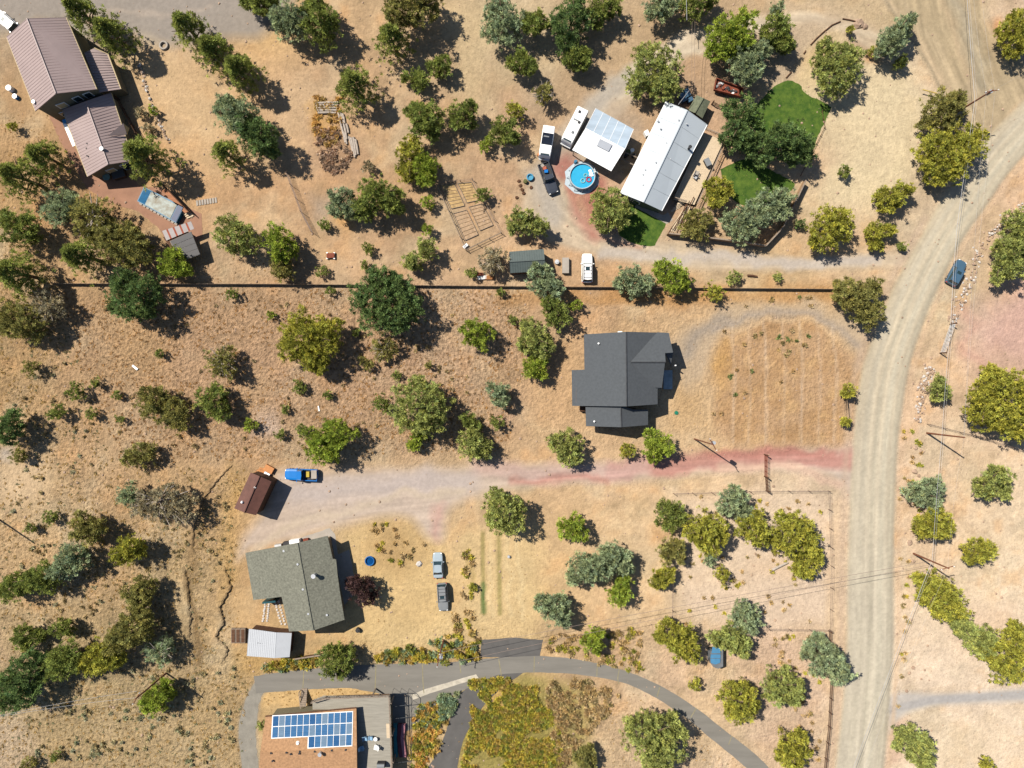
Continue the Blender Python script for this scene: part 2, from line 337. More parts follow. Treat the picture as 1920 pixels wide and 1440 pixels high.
    # orange strip below the top fence, bunchgrass on the hillside
    line([(940,560),(1100,558),(1300,556),(1560,552)], (198,142,78), 12, 14, .55)
    poly([(120,560),(640,545),(1000,560),(1010,700),(960,850),(240,862)], (190,146,106), 30, .35)
    poly([(480,770),(520,768),(530,812),(480,818)], (214,186,166), 14, .7); poly([(920,770),(960,780),(950,800),(915,795)], (216,170,136), 10, .7)
    poly([(990,640),(1070,640),(1080,790),(1000,800)], (212,164,112), 24, .5); line([(985,800),(1080,815),(1280,822)], (224,188,140), 3, 5, .6)
    poly([(190,560),(330,600),(300,720),(200,700)], (202,158,104), 30, .5)
    # hillside bottom left, foot tracks
    poly([(60,1330),(200,1290),(440,1260),(470,1440),(60,1460)], (196,164,112), 30, .6)
    for p in ([(98,720),(96,800),(88,900),(90,1000),(60,1100)], [(0,880),(40,872),(100,890),(160,960)], [(0,940),(60,948),(110,900),(140,820)], [(0,915),(70,905),(120,930)], [(0,900),(50,930),(100,935)], [(60,850),(90,900),(110,930)], [(-10,1080),(20,1020),(60,960)], [(88,930),(86,1060)]):
        line(p, (228,190,138), 2.0, 3, .6)
    poly([(0,830),(20,835),(20,870),(0,870)], (186,176,166), 8, .7); poly([(-40,860),(60,865),(90,910),(40,955),(-40,950)], (222,188,144), 20, .6)
    poly([(-40,1180),(10,1180),(14,1240),(-40,1250)], (214,176,130), 10, .7); poly([(-40,1350),(40,1350),(70,1400),(40,1460),(-40,1460)], (206,176,140), 18, .7)
    line([(400,890),(380,950),(365,1020),(362,1100)], (140,106,62), 10, 16, .45); line([(355,1080),(366,1180),(372,1240)], (128,98,58), 4, 6, .6)
    poly([(430,870),(470,900),(450,960),(440,1080),(420,1120),(412,1000)], (210,164,90), 18, .6)
    # yards with dry lawn
    poly([(640,990),(740,965),(800,1010),(830,1010),(860,1080),(850,1190),(700,1210),(640,1180)], (224,188,124), 20, .75); poly([(700,990),(770,975),(800,1040),(750,1080),(700,1070)], (190,150,92), 24, .6)
    poly([(855,1000),(1010,990),(1020,1130),(1000,1200),(700,1225),(700,1180),(860,1160)], (230,196,134), 20, .7)
    for x0 in (905, 935): line([(x0, 1000), (x0 + 1, 1080), (x0 + 2, 1150)], (168,150,84), 4, 3, .8, px + (X - px) * .2, py)
    line([(906,1095),(907,1148)], (92,120,56), 4, 4, .8, px + (X - px) * .2, py); line([(880,1040),(880,1100)], (184,156,90), 5, 7, .6)
    for x0 in (919, 950, 972): line([(x0, 1000), (x0 + 4, 1160)], (238,208,150), 4, 6, .6)
    poly([(435,1110),(470,1100),(475,1170),(440,1180)], (222,176,116), 14, .6); poly([(440,1215),(560,1235),(540,1262),(440,1262)], (212,164,90), 14, .6)
    poly([(1265,925),(1550,920),(1552,1190),(1270,1150),(1260,1010)], (234,206,176), 20, .75); poly([(1300,1105),(1540,1080),(1545,1170),(1300,1180)], (228,198,168), 16, .5)
    poly([(1430,1185),(1560,1190),(1545,1440),(1440,1440),(1400,1300)], (216,178,148), 30, .5); poly([(1555,930),(1590,930),(1588,1440),(1548,1440)], (230,194,152), 8, .6)
    poly([(1050,1190),(1200,1180),(1200,1250),(1060,1240)], (202,162,118), 20, .6); poly([(870,1275),(960,1262),(1110,1290),(1110,1400),(1060,1460),(855,1460)], (176,156,84), 16, .85); poly([(870,1290),(1000,1275),(1040,1340),(1040,1440),(866,1440)], (160,146,66), 20, .7)
    poly([(900,1290),(960,1270),(950,1340),(910,1350)], (232,180,100), 18, .7); poly([(480,1290),(760,1270),(770,1300),(500,1330)], (228,184,116), 8, .8)
    poly([(1680,1130),(1920,1130),(1920,1290),(1680,1290)], (243,216,184), 30, .5); poly([(1680,1340),(1920,1330),(1920,1460),(1660,1460)], (244,216,178), 20, .5); poly([(1668,1360),(1700,1345),(1690,1440),(1662,1450)], (226,180,150), 10, .6)
    poly([(1780,1150),(1900,1150),(1880,1230),(1800,1210)], (232,192,160), 30, .5); poly([(1700,910),(1760,890),(1780,1090),(1700,1060)], (228,190,152), 20, .5)
    # gravel and cinder drives
    poly(WPARK, (164,152,140), 14, .95, px, py); line([(200,18),(330,25),(400,10)], (196,176,156), 3, 8, .6)
    poly([(1040,-40),(1330,-40),(1500,20),(1340,60),(1220,90),(1120,150),(1050,230),(1000,220),(1050,120)], (190,156,116), 16, .65); poly([(1180,180),(1300,110),(1400,90),(1420,180),(1330,190),(1250,260),(1150,260),(1110,230)], (190,154,116), 14, .7); poly([(1480,-40),(1700,-40),(1640,30),(1520,12)], (200,172,132), 12, .6)
    poly(NDRIVE, (204,182,152), 7, .92, px, py); line([(1665,78),(1600,45),(1500,36),(1400,48),(1290,76),(1200,120)], (222,200,168), 9, 12, .7); line([(1440,46),(1330,68),(1230,110),(1150,170),(1090,230)], (214,194,166), 20, 12, .9); line([(1440,46),(1330,62),(1225,104),(1146,164)], (228,210,180), 4, 6, .6); line([(1440,60),(1336,82),(1240,124),(1165,184)], (228,210,180), 3, 6, .5); line([(1480,70),(1495,110),(1470,140)], (188,160,126), 14, 14, .5)
    poly([(1290,70),(1400,66),(1520,38),(1602,36),(1572,44),(1545,60),(1522,84),(1504,108),(1486,142),(1442,165),(1420,150),(1400,110),(1330,100)], (198,172,140), 9, .85, px, py)
    streaks(NCEN, 60, NDRIVE)
    line([(1170,150),(1110,200),(1060,260),(1010,330),(1040,400)], (188,176,160), 20, 22, .9)
    line([(1130,470),(1250,482),(1400,490),(1560,492),(1640,485)], (204,190,176), 10, 12, .85); line([(1080,300),(1060,270),(1180,250),(1160,220)], (188,166,142), 24, 20, .6)
    line([(1060,315),(1110,345),(1125,400)], (182,100,88), 22, 20, .7); line([(1070,330),(1085,400),(1110,440)], (196,110,96), 8, 18, .6); line([(1110,440),(1200,462)], (196,120,100), 4, 12, .5)
    line([(1440,22),(1520,14),(1600,22),(1660,60)], (206,178,142), 8, 12, .6)
    poly(CINDER, (206,184,166), 12, .92, px, py)
    line([(1610,864),(1480,862),(1350,868),(1240,874),(1150,880)], (200,132,118), 16, 14, .8); line([(1200,878),(1100,888),(1000,890),(900,880)], (208,170,158), 17, 22, .7)
    line([(960,905),(1050,898),(1100,894),(1140,900)], (188,104,90), 4, 16, .6); line([(1330,855),(1560,846)], (184,104,92), 5, 14, .6); line([(1350,880),(1480,878),(1570,905)], (226,186,158), 8, 10, .8)
    line([(820,950),(815,1000)], (208,150,134), 9, 22, .6)
    streaks([(480,960),(600,930),(760,915),(900,900),(1100,885),(1300,874),(1600,862)], 60, CINDER); line([(880,905),(800,900),(700,910),(560,930)], (196,180,172), 20, 26, .8); line([(870,925),(760,925),(640,960),(540,985),(470,1040)], (212,190,162), 7, 12, .7)
    poly(EDRIVE, (198,190,182), 6, .9, px, py); line([(1670,1330),(1750,1312),(1920,1302)], (176,172,170), 7, 6, .7, px, py)
    poly(GRAVLOOP, (160,152,142), 5, .95, px, py); poly(LOOP, (196,172,142), 14, .7); line([(1610,640),(1560,602),(1480,584),(1400,588),(1340,620)], (166,152,140), 6, 12, .55)
    line([(1285,660),(1310,620),(1360,592)], (158,146,134), 12, 20, .6); line([(1580,640),(1520,603),(1440,598),(1370,625)], (230,190,140), 3, 5, .8)
    poly(REDYARD, (214,168,152), 40, .8); line([(1800,580),(1830,620),(1800,650),(1850,690)], (214,158,138), 8, 20, .6)
    poly([(1280,860),(1300,850),(1575,840),(1600,838),(1598,850)], (196,130,112), 14, .4)
    # main road: packed pale gravel with wheel paths
    poly(SIDE, (188,165,126), 10, .9, px, py)
    line([(1790,0),(1810,60),(1835,120),(1840,160)], (168,160,140), 12, 26, .5); line([(1760,0),(1800,90),(1840,190)], (206,176,136), 5, 14, .6); line([(1690,0),(1750,90),(1830,210)], (200,176,138), 8, 12, .5); line([(1660,0),(1720,80),(1790,180)], (208,180,142), 8, 12, .6)
    line([(1660,0),(1700,60),(1745,128),(1775,190),(1790,260)], (156,140,112), 3, 4, .6, px, py); line([(1835,-40),(1850,40),(1880,90),(1920,150)], (176,156,124), 5, 12, .5); streaks([(1740,-40),(1760,60),(1800,150),(1835,230)], 60, SIDE, .2)
    r = polymask(px, py, ROAD, 4); put(r, (208,192,162), .97)
    put(r * linemask(px, py, RL, 5, 8), (206,186,148), .5); put(r * (py > 700) * np.clip((py - 700) / 500, 0, 1), (208,198,176), .6)
    mid = [((a[0] + b[0]) / 2, (a[1] + b[1]) / 2) for a, b in zip(smooth([RL[i] for i in range(0, len(RL), 8)]), smooth([RR[min(i, len(RR) - 1)] for i in range(0, len(RL), 8)]))]
    for o_, wd, col in ((-20, 5, (206,194,168)), (18, 5, (208,198,172)), (0, 3, (194,184,158)), (34, 2, (190,180,154))):
        put(r * linemask(px, py, [(a + o_, b) for a, b in mid], wd, 8), col, .7)
    streaks(mid, 60, ROAD, .11)
    put(r * linemask(px, py, RR, 4, 5), (160,150,128), .7); put(linemask(px, py, [(a + 10, b) for a, b in RR], 4, 6), (228,190,150), .6); put(linemask(px, py, [(a - 12, b) for a, b in RL if b > 400], 6, 10), (206,176,148), .5)
    c = c * (1 + (vnoise(px, py, 3.5, 88)[:, None] - .5) * .08)
    g_ = c.mean(1)[:, None]; c = g_ + (c - g_) * .83; c = c * 1.03 + 5
    dout = np.maximum(np.maximum(-40 - px, px - 1960), np.maximum(-40 - py, py - 1480)); mo = np.clip(dout / 90, 0, 1)[:, None]
    c = c * (1 - mo) + (np.array((214., 182., 142.)) * (1 + (fbm(px, py, 260, 71, 3)[:, None] - .5) * .2)) * mo
    rough = np.zeros(len(px))
    for p_, v_ in (([(110,545),(640,542),(980,545),(1010,640),(965,760),(960,850),(500,862),(230,872),(150,700)], 1.0), ([(-60,400),(110,540),(160,720),(215,870),(460,880),(445,1000),(420,1200),(470,1250),(450,1500),(-60,1500)], .85), ([(-60,180),(60,230),(120,330),(240,380),(300,470),(600,500),(620,535),(-60,530)], .45), ([(860,1275),(1150,1290),(1400,1440),(860,1450)], .5), ([(1060,545),(1560,545),(1610,640),(1590,835),(960,838),(1000,640)], .3), ([(640,1190),(900,1180),(1220,1170),(1560,1190),(1550,1440),(1460,1440),(1300,1310),(1180,1250),(1000,1225),(640,1230)], .3)):
        rough = np.maximum(rough, polymask(X, Y, p_, 26) * v_)
    out = np.empty((len(px), 4)); out[:, :3] = lin1(np.clip(c, 0, 255)) * K; out[:, 3] = rough * (1 - .8 * polymask(X, Y, [(0,830),(60,860),(120,900),(60,960),(0,950)], 20)); return out
def to_px(x, y): return x / S + 960, 720 - y / S

def sheet_grid(xs, ys, keep=None, z=0.0, relief=True):
    X, Y = np.meshgrid(xs, ys); nx, ny = len(xs), len(ys); px, py = to_px(X.ravel(), Y.ravel())
    idx = np.arange(nx * ny).reshape(ny, nx); F = np.stack([idx[:-1, :-1], idx[:-1, 1:], idx[1:, 1:], idx[1:, :-1]], -1).reshape(-1, 4)
    Z = np.full(nx * ny, z)
    if keep is not None:
        cx, cy = to_px((X[:-1, :-1] + X[1:, 1:]).ravel() / 2, (Y[:-1, :-1] + Y[1:, 1:]).ravel() / 2)
        F = F[polymask(cx, cy, keep, 1.0) > .5]; u, inv = np.unique(F, return_inverse=True)
        F = inv.reshape(-1, 4); px, py, Z = px[u], py[u], Z[u]; V = np.stack([X.ravel()[u], Y.ravel()[u], Z], -1)
    else: V = np.stack([X.ravel(), Y.ravel(), Z], -1)
    return V, F, px, py
xs = np.concatenate([[-3000, -1500, -700, -350, -200, -140], np.arange(-98, 98.01, .36), [140, 200, 350, 700, 1500, 3000]])
ys = np.concatenate([[-3000, -1500, -700, -350, -200, -120], np.arange(-76, 76.01, .36), [120, 200, 350, 700, 1500, 3000]])
V, F, px, py = sheet_grid(xs, ys)
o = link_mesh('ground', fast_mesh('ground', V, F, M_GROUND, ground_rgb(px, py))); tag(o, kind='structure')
def ground_sheet(name, poly, z, m, cell=.22):
    p = np.array([P(*q)[:2] for q in poly]); V, F, px, py = sheet_grid(np.arange(p[:, 0].min(), p[:, 0].max() + cell, cell), np.arange(p[:, 1].min(), p[:, 1].max() + cell, cell), poly, z)
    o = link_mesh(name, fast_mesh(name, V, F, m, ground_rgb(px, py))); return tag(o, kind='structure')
ground_sheet('gravel_road', ROAD, .012, M_GRAVEL)
ground_sheet('side_road', SIDE, .008, M_TRACK)
ground_sheet('dirt_driveway', NDRIVE, .004, M_TRACK)
ground_sheet('cinder_driveway', CINDER, .006, M_GRAVEL)
ground_sheet('gravel_lane', EDRIVE, .005, M_GRAVEL)
ground_sheet('parking_area', WPARK, .005, M_GRAVEL)

ground_sheet('dirt_track', LOOP, .005, M_TRACK)

def edge_poly(name, pts, z, m, jit=.1, step=.6, kind='structure', parent=None):
    """a flat sheet with a slightly ragged outline"""
    q = [P(*p) for p in pts]; out = []; rg = random.Random(len(pts) * 31 + int(pts[0][0]))
    for a, b in zip(q, q[1:] + q[:1]):
        n = max(1, int((b - a).length / step))
        for k in range(n):
            p = a.lerp(b, k / n); out.append((p.x + rg.uniform(-jit, jit), p.y + rg.uniform(-jit, jit), z))
    b_ = B(); b_.add(out, [tuple(range(len(out)))[::-1]]); return b_.build(name, m, parent, kind=kind)
M_ASPH = mat('asphalt', tone(150, 145, 136), .9, var=.07, scale=.35, bump=.015, bscale=12, streak=(.1, .35, 2.2)); M_ASPH2 = mat('newer_asphalt', tone(112, 109, 106), .9, var=.08, scale=.5, bump=.015, bscale=12)
edge_poly('gravel_loop', GRAVLOOP, .016, mat('grey_gravel', tone(166, 160, 148), .95, var=.1, scale=.8, bump=.03, bscale=9, detail=9), .12)
ASPH = smooth([(476,1268),(560,1256),(700,1246),(830,1242),(920,1234),(1005,1230),(1080,1236),(1160,1254),(1235,1284),(1300,1324),(1360,1370),(1420,1418),(1490,1490)], 6) + smooth([(1450,1490),(1395,1436),(1330,1382),(1270,1334),(1190,1288),(1120,1270),(1050,1262),(960,1262),(915,1272),(840,1306),(800,1302),(760,1306),(735,1306),(680,1294),(640,1290),(560,1294),(480,1300)], 6)
edge_poly('asphalt_driveway', ASPH, .024, M_ASPH, .05)
edge_poly('asphalt_spur', smooth([(905,1262),(880,1285),(858,1308),(843,1350),(825,1400),(790,1460)], 5) + smooth([(855,1460),(868,1390),(902,1330),(935,1295),(985,1258)], 5), .020, M_ASPH2, .05)
edge_poly('asphalt_apron', [(902,1200),(960,1195),(1018,1200),(1012,1231),(958,1232),(900,1232)], .020, M_ASPH2, .05)
edge_poly('gravel_strip', [(735,1306),(800,1302),(850,1308),(872,1300),(855,1318),(810,1350),(765,1370),(738,1378)], .016, M_ASPH, .05)
b = B()                       # tar-filled cracks and the pale concrete strip across the drive
for p in ([(1161,1254),(1158,1272),(1160,1282)], [(1002,1231),(1001,1262)], [(792,1243),(793,1278),(795,1300)], [(705,1246),(703,1300)], [(570,1256),(568,1290)], [(1306,1327),(1295,1345)], [(1237,1288),(1232,1306)], [(935,1235),(940,1266)], [(1120,1244),(1119,1268)], [(862,1242),(864,1262)], [(1372,1380),(1366,1396)]):
    q = [P(*a) + Vector((0, 0, .03)) for a in p]
    for a, c_ in zip(q, q[1:]):
        t = (c_ - a).normalized(); u = Vector((-t.y, t.x, 0)) * .07; b.add([a - u, c_ - u, c_ + u, a + u], [(0, 1, 2, 3)])
b.build('driveway_cracks', mat('crack_filler', tone(170, 160, 125), .9), kind='structure')
edge_poly('concrete_strip', [(771,1303),(800,1291),(893,1264),(897,1271),(806,1300),(775,1312)], .029, mat('pale_concrete', tone(225, 215, 195), .9, scale=1), .02)
M_LAWN = mat('green_lawn', tone(66, 118, 30), .95, var=.22, scale=.9, bump=.08, bscale=9, col2=tone(112, 138, 48))
for p in ([(1440,172),(1470,152),(1498,158),(1512,178),(1552,196),(1556,208),(1530,262),(1512,300),(1440,262),(1400,230)], [(1350,318),(1400,298),(1450,322),(1490,345),(1470,368),(1440,380),(1395,384),(1370,370),(1360,345)], [(1184,376),(1200,385),(1246,408),(1250,418),(1232,450),(1222,462),(1180,452),(1160,436),(1160,400)]):
    edge_poly('lawn', smooth(p + p[:1], 4), .018, M_LAWN, .12)
M_PATIO = mat('terracotta_paving', tone(184, 138, 112), .9, var=.07, scale=.6, bump=.01)
edge_poly('patio', [(92,218),(106,214),(170,330),(240,325),(262,350),(300,352),(345,385),(378,400),(380,445),(330,470),(318,468),(300,430),(262,398),(200,378),(162,352),(112,262)], .02, M_PATIO, .1)
edge_poly('concrete_pad', [(552,1012),(618,990),(628,1002),(634,1040),(655,1030),(664,1080),(668,1110),(640,1140),(620,1080)], .02, M_CONC, .06)
edge_poly('concrete_walk', [(1196,380),(1244,404),(1252,398),(1262,412),(1250,420),(1190,388)], .024, M_CONC, .03)
# ------------------------------------------------------------------ buildings
def inset(pts, d):
    c = sum((Vector((p[0], p[1])) for p in pts), Vector((0, 0))) / len(pts); out = []
    for p in pts:
        v = Vector((p[0], p[1])) - c; out.append(c + v * max(.5, 1 - d / max(v.length, .1)))
    return out
def ribs(a0, a1, b0, b1, spacing, w_=.035, h=.035):
    """raised seams running from line a (ridge) to line b (eave)"""
    n = int((a1 - a0).length / spacing); m_ = B()
    for i in range(n + 1):
        t = i / n; p = a0.lerp(a1, t); q = b0.lerp(b1, t); u = (a1 - a0).normalized() * w_
        z = Vector((0, 0, h)); m_.add([p - u, p + u, q + u, q - u, p - u + z, p + u + z, q + u + z, q - u + z], [(4, 5, 6, 7), (0, 1, 5, 4), (1, 2, 6, 5), (2, 3, 7, 6), (3, 0, 4, 7)])
    return m_
def gable(root, L0, T0, R0, L1, T1, R1, m_roof, m_wall, m_trim=None, over=.55, rib=None, ground=0.0, wall=True, t=.18, m_rib=None):
    rf = B().slab([L0, T0, T1, L1], t).build('roof_slope', m_roof, root); rf2 = B().slab([T0, R0, R1, T1], t).build('roof_slope', m_roof, root)
    B().tube([T0 + Vector((0, 0, .03)), T1 + Vector((0, 0, .03))], .11, 6).build('ridge_cap', m_rib or m_roof, root)
    if rib:
        ribs(T0, T1, L0, L1, rib).build('roof_seams', m_rib or m_roof, rf, kind='stuff'); ribs(T0, T1, R0, R1, rib).build('roof_seams', m_rib or m_roof, rf2, kind='stuff')
    if m_trim:
        g = B()
        for a, c in ((L0, L1), (R0, R1)): g.tube([a - Vector((0, 0, .08)), c - Vector((0, 0, .08))], .11, 6)
        g.build('gutter', m_trim, root)
    if wall:
        ring = [L0, T0, R0, R1, T1, L1]; ip = inset(ring, over); ctr = sum((Vector((p.x, p.y)) for p in ring), Vector((0, 0))) / 6
        zt = [p.z - t - .05 + (0 if i in (1, 4) else .12) for i, p in enumerate(ring)]
        B().prism([(p.x, p.y) for p in ip], ground, zt, top=False).build('wall', m_wall, root)
        return ip
def on_wall(root, a, b_, t, z, w_, h, name, m1, m2, out=.04):
    """a framed pane on the wall from a to b (2D), at fraction t, sill height z"""
    a = Vector((a[0], a[1])); b_ = Vector((b_[0], b_[1])); u = (b_ - a).normalized(); n = Vector((u.y, -u.x)); c = a.lerp(b_, t); rz = math.atan2(u.y, u.x)
    fr = B().box((c.x + n.x * out, c.y + n.y * out, z + h / 2), (w_ + .24, .1, h + .24), rz).build(name, m1, root)
    B().box((c.x + n.x * (out + .05), c.y + n.y * (out + .05), z + h / 2), (w_, .06, h), rz).build('pane', m2, fr)
    return fr
def vent(root, px, py, h, r=.14, m_=None, hh=.35, name='roof_vent'):
    p = P(px, py, h + .2); b_ = B().cyl((p.x, p.y, h - .1), r, hh + .1, 10).cyl((p.x, p.y, h + hh), r * 1.5, .07, 10); return b_.build(name, m_ or M_STEEL, root)

M_MET = mat('rose_metal_roof', tone(196, 174, 170), .5, var=.035, scale=.4, spec=.4); M_METR = mat('rose_metal_seam', tone(188, 164, 160), .5, var=.03)
M_OLIVE = mat('olive_siding', tone(150, 142, 116), .85, var=.05); M_CREAM = mat('cream_trim_and_glint', tone(236, 212, 162), .7, var=.03)
hA = empty('house', P(100, 120), 'two-storey olive house with rose-brown standing-seam metal roofs and a terracotta patio', 'house')
A = dict(L0=P(12,70,5.6), T0=P(51,35,8.4), R0=P(124,33,5.6), L1=P(66,208,5.6), T1=P(105,175,8.4), R1=P(181,167,5.6))
wp = gable(hA, **A, m_roof=M_MET, m_wall=M_OLIVE, m_trim=M_CREAM, rib=.46, m_rib=M_METR)
for t, zz in ((.22, 3.6), (.62, 3.6)): on_wall(hA, wp[4], wp[3], t, zz, 1.0, 1.3, 'window', M_WHITE, M_GLASS)
on_wall(hA, wp[5], wp[4], .65, 3.4, 1.3, 1.2, 'window', M_WHITE, M_CREAM); on_wall(hA, wp[5], wp[4], .4, .1, 1.0, 2.1, 'door', M_WHITE, M_GLASS)  # cream pane: a bright reflection put into the glass colour
# lean-to garage on the right of the main block
l = [P(158,99,4.1), P(177,90,3.6), P(203,102,3.0), P(227,167,3.0), P(185,173,4.1)]
B().slab(l, .16).build('lean_to_roof', M_MET, hA); ribs(l[0].lerp(l[1], .15), l[4], l[1].lerp(l[2], .8), l[3], .46, h=.1).build('lean_to_seams', M_METR, hA, kind='stuff')
B().tube([l[1], l[2], l[3]], .11).build('gutter', M_CREAM, hA); ip = inset(l, .5); B().prism([(p.x, p.y) for p in ip], 0, [p.z - .2 for p in l], top=False).build('lean_to_wall', M_OLIVE, hA)
W = dict(L0=P(117,206,2.9), T0=P(161,190,4.9), R0=P(208,174,2.9), L1=P(164,331,2.9), T1=P(203,308,4.9), R1=P(250,301,2.9))
wp = gable(hA, **W, m_roof=M_MET, m_wall=M_OLIVE, m_trim=M_CREAM, rib=.46, m_rib=M_METR)
on_wall(hA, wp[5], wp[4], .7, .9, 1.2, 1.1, 'window', M_WHITE, M_CREAM); on_wall(hA, wp[4], wp[3], .5, .1, 1.8, 2.0, 'sliding_door', M_WHITE, M_GLASS)
B().slab([P(203,254,4.35), P(231,231,4.3), P(238,252,3.3)], .12).build('dormer_roof', M_MET, hA); B().slab([P(231,231,4.3), P(242,240,3.2), P(238,252,3.3)], .1).build('dormer_gable', M_CREAM, hA)
for q in ((163,269,3.7),(162,278,3.5),(183,277,4.3),(163,292,3.6),(151,221,3.7)): vent(hA, *q, r=.08, m_=M_BLACK, hh=.18)
vent(hA, 193, 280, 4.6, .22, M_WHITE, .6, 'flue'); vent(hA, 65, 192, 5.7, .2, M_WHITE, .5, 'flue')
B().slab([P(117,230,2.3), P(123,228,2.5), P(142,272,2.5), P(136,275,2.3)], .08).build('awning', M_WHITE, hA)
B().slab([P(116,225,2.6), P(123,222,2.8), P(125,229,2.8), P(119,232,2.6)], .08).build('blue_awning', mat('blue_canvas', tone(30, 150, 215), .7), hA)

# centre-right: long white metal roofed home with deck
M_WMET = mat('white_metal_roof', tone(214, 224, 232), .4, var=.02, scale=.3, spec=.4); M_GREEN = mat('grey_green_siding', tone(120, 130, 108), .85)
hB = empty('manufactured_home', P(1245, 300), 'long single-storey home with a bright white metal gable roof and a wooden deck', 'house')
wp = gable(hB, P(1249,191,2.9), P(1289,207,4.1), P(1326,234,2.9), P(1164,362,2.9), P(1207,379,4.1), P(1241,395,2.9), M_WMET, M_GREEN, M_WHITE, over=.35, rib=2.4, m_rib=M_WMET)
for t in (.35, .75): on_wall(hB, wp[5], wp[4], t, 1, 1.0, 1.0, 'window', M_WHITE, M_GLASS)
for q in ((1234,226,3.2),(1239,241,3.4),(1288,232,3.9),(1263,275,3.6),(1257,298,3.6),(1210,318,3.4),(1206,327,3.4),(1244,311,3.5),(1273,225,3.9),(1206,347,3.6),(1220,355,3.8),(1250,268,3.7),(1230,304,3.8)): vent(hB, *q, r=.09, hh=.15)
vent(hB, 1292, 278, 3.4, .2, M_BLACK, .9, 'chimney_pipe'); B().box((P(1211,253).x, P(1211,253).y, .5), (.9, .7, 1.0), -1.1).build('cooling_unit', M_WHITE, hB)
M_DECK = mat('pale_decking', tone(248, 224, 190), .85, var=.08, scale=1.5, streak=(1.08, .4, 6))
M_DGAP = mat('deck_joists', tone(140, 108, 82), .9)
dk = empty('deck', P(1315, 310), 'long pale wooden deck with railings beside the white-roofed home', 'deck')
da, db_, dc, dd_ = P(1319,248,.6), P(1357,264,.6), P(1302,384,.6), P(1262,374,.6)
B().slab([p - Vector((0, 0, .07)) for p in (da, db_, dc, dd_)], .15).build('deck_frame', M_DGAP, dk)
n = 34; bd = B()
for i in range(n):      # boards run along the deck
    t0, t1 = i / n + .0012, (i + 1) / n - .0012; bd.slab([da.lerp(db_, t0), da.lerp(db_, t1), dd_.lerp(dc, t1), dd_.lerp(dc, t0)], .05)
bd.build('deck_boards', M_DECK, dk, kind='stuff')
def railing(root, pts, h=1.0, z=.6, sp=1.8, m_=M_WOOD, bal=True, w_=.09):
    for a, c in zip(pts, pts[1:]):
        n = max(1, round((c - a).length / sp)); rz = math.atan2((c - a).y, (c - a).x)
        for i in range(n): p = a.lerp(c, i / n); B().box((p.x, p.y, z + h / 2), (w_, w_, h), rz).build('post', m_, root)
        m = a.lerp(c, .5); B().box((m.x, m.y, z + h + .03), ((c - a).length, .14, .06), rz).build('rail', m_, root); B().box((m.x, m.y, z + h * .5), ((c - a).length, .05, .08), rz).build('rail', m_, root)
        if bal:
            q = B(); k = int((c - a).length / .25)
            for i in range(k): p = a.lerp(c, (i + .5) / k); q.box((p.x, p.y, z + h / 2), (.04, .04, h), rz)
            q.build('balusters', m_, root, kind='stuff')
railing(dk, [P(1319,247), P(1358,263), P(1303,386)]); railing(dk, [P(1262,375), P(1284,382)])
for i in range(4): t = i * .35; p = P(1276 - i * 3.2, 380 + i * 4); B().box((p.x, p.y, .45 - i * .13), (1.6, .35, .1), -1.1 + 1.57).build('step', M_DECK, dk)
# lower ramp and pens south of the deck
rp = empty('garden_ramp', P(1275, 400), 'narrow wooden ramp with rails leading down from the home deck', 'ramp')
B().slab([P(1286,384,.5), P(1296,388,.5), P(1266,436,.08), P(1255,432,.08)], .08).build('ramp_floor', M_DECK, rp); railing(rp, [P(1298,372), P(1275,420)], .9, .1, 1.4, M_DWOOD, False); railing(rp, [P(1284,386), P(1262,432)], .9, .1, 1.4, M_DWOOD, False)

# carport roof beside the pool
M_POLY = mat('clear_roof_sheet', tone(206, 224, 240), .25, var=.12, scale=.3, spec=.5, streak=(.5, .3, 1.5)); M_WSHEET = mat('white_sheet_roof', tone(255, 255, 255, K * 1.5), .4, var=.01)
cp = empty('carport', P(1130, 265), 'square open carport, half clear and half white sheet roof, by the round pool', 'carport')
c0, c1, c2, c3 = P(1117,203,3.0), P(1188,242,3.0), P(1146,321,3.0), P(1073,281,3.0); r0, r1 = P(1098,240,3.7), P(1172,279,3.7)
B().slab([c0, c1, r1, r0], .06).build('clear_roof', M_POLY, cp); B().slab([r0, r1, c2, c3], .06).build('white_roof', M_WSHEET, cp)
ribs(c0, c1, r0, r1, 1.3, .03, .03).build('roof_seams', M_WSHEET, cp, kind='stuff')
B().slab([P(1125,260,3.85), P(1148,271,3.85), P(1141,284,3.62), P(1119,273,3.62)], .12).build('skylight', mat('grey_sheet', tone(206, 212, 222), .4, var=.02), cp)
for p in (c0, c1, c2, c3, c0.lerp(c3, .5), c1.lerp(c2, .5)):
    q = Vector((p.x, p.y)) * 1.0; cc = (c0 + c2) / 2; q = Vector((cc.x, cc.y)).lerp(q, .93); B().box((q.x, q.y, 1.45), (.12, .12, 2.9)).build('post', M_WOOD, cp)
# clutter corner between carport and home
cl = empty('storage_rack', P(1185, 285), 'cluttered wooden rack of dark bins between the carport and the white-roofed home', 'rack')
for a, c in (((1168,284),(1196,296)), ((1162,296),(1190,310)), ((1175,275),(1166,300))): q0, q1 = P(*a, 1.2), P(*c, 1.2); B().tube([q0, q1], .1, 4).build('rail', M_WOOD, cl); B().tube([P(*a), q0], .06, 4).build('post', M_WOOD, cl); B().tube([P(*c), q1], .06, 4).build('post', M_WOOD, cl)
M_OLV = mat('olive_plastic', tone(110, 112, 50), .6)
for i, (x, y, r, m_) in enumerate(((1176,288,.45,M_OLV), (1184,285,.35,M_WHITE), (1172,293,.35,M_BLACK), (1187,294,.3,M_BLACK))): p = P(x, y); B().cyl((p.x, p.y, 0), r, .9, 14, r * .9).cyl((p.x, p.y, .9), r * .95, .06, 14).build('bin', m_, cl)

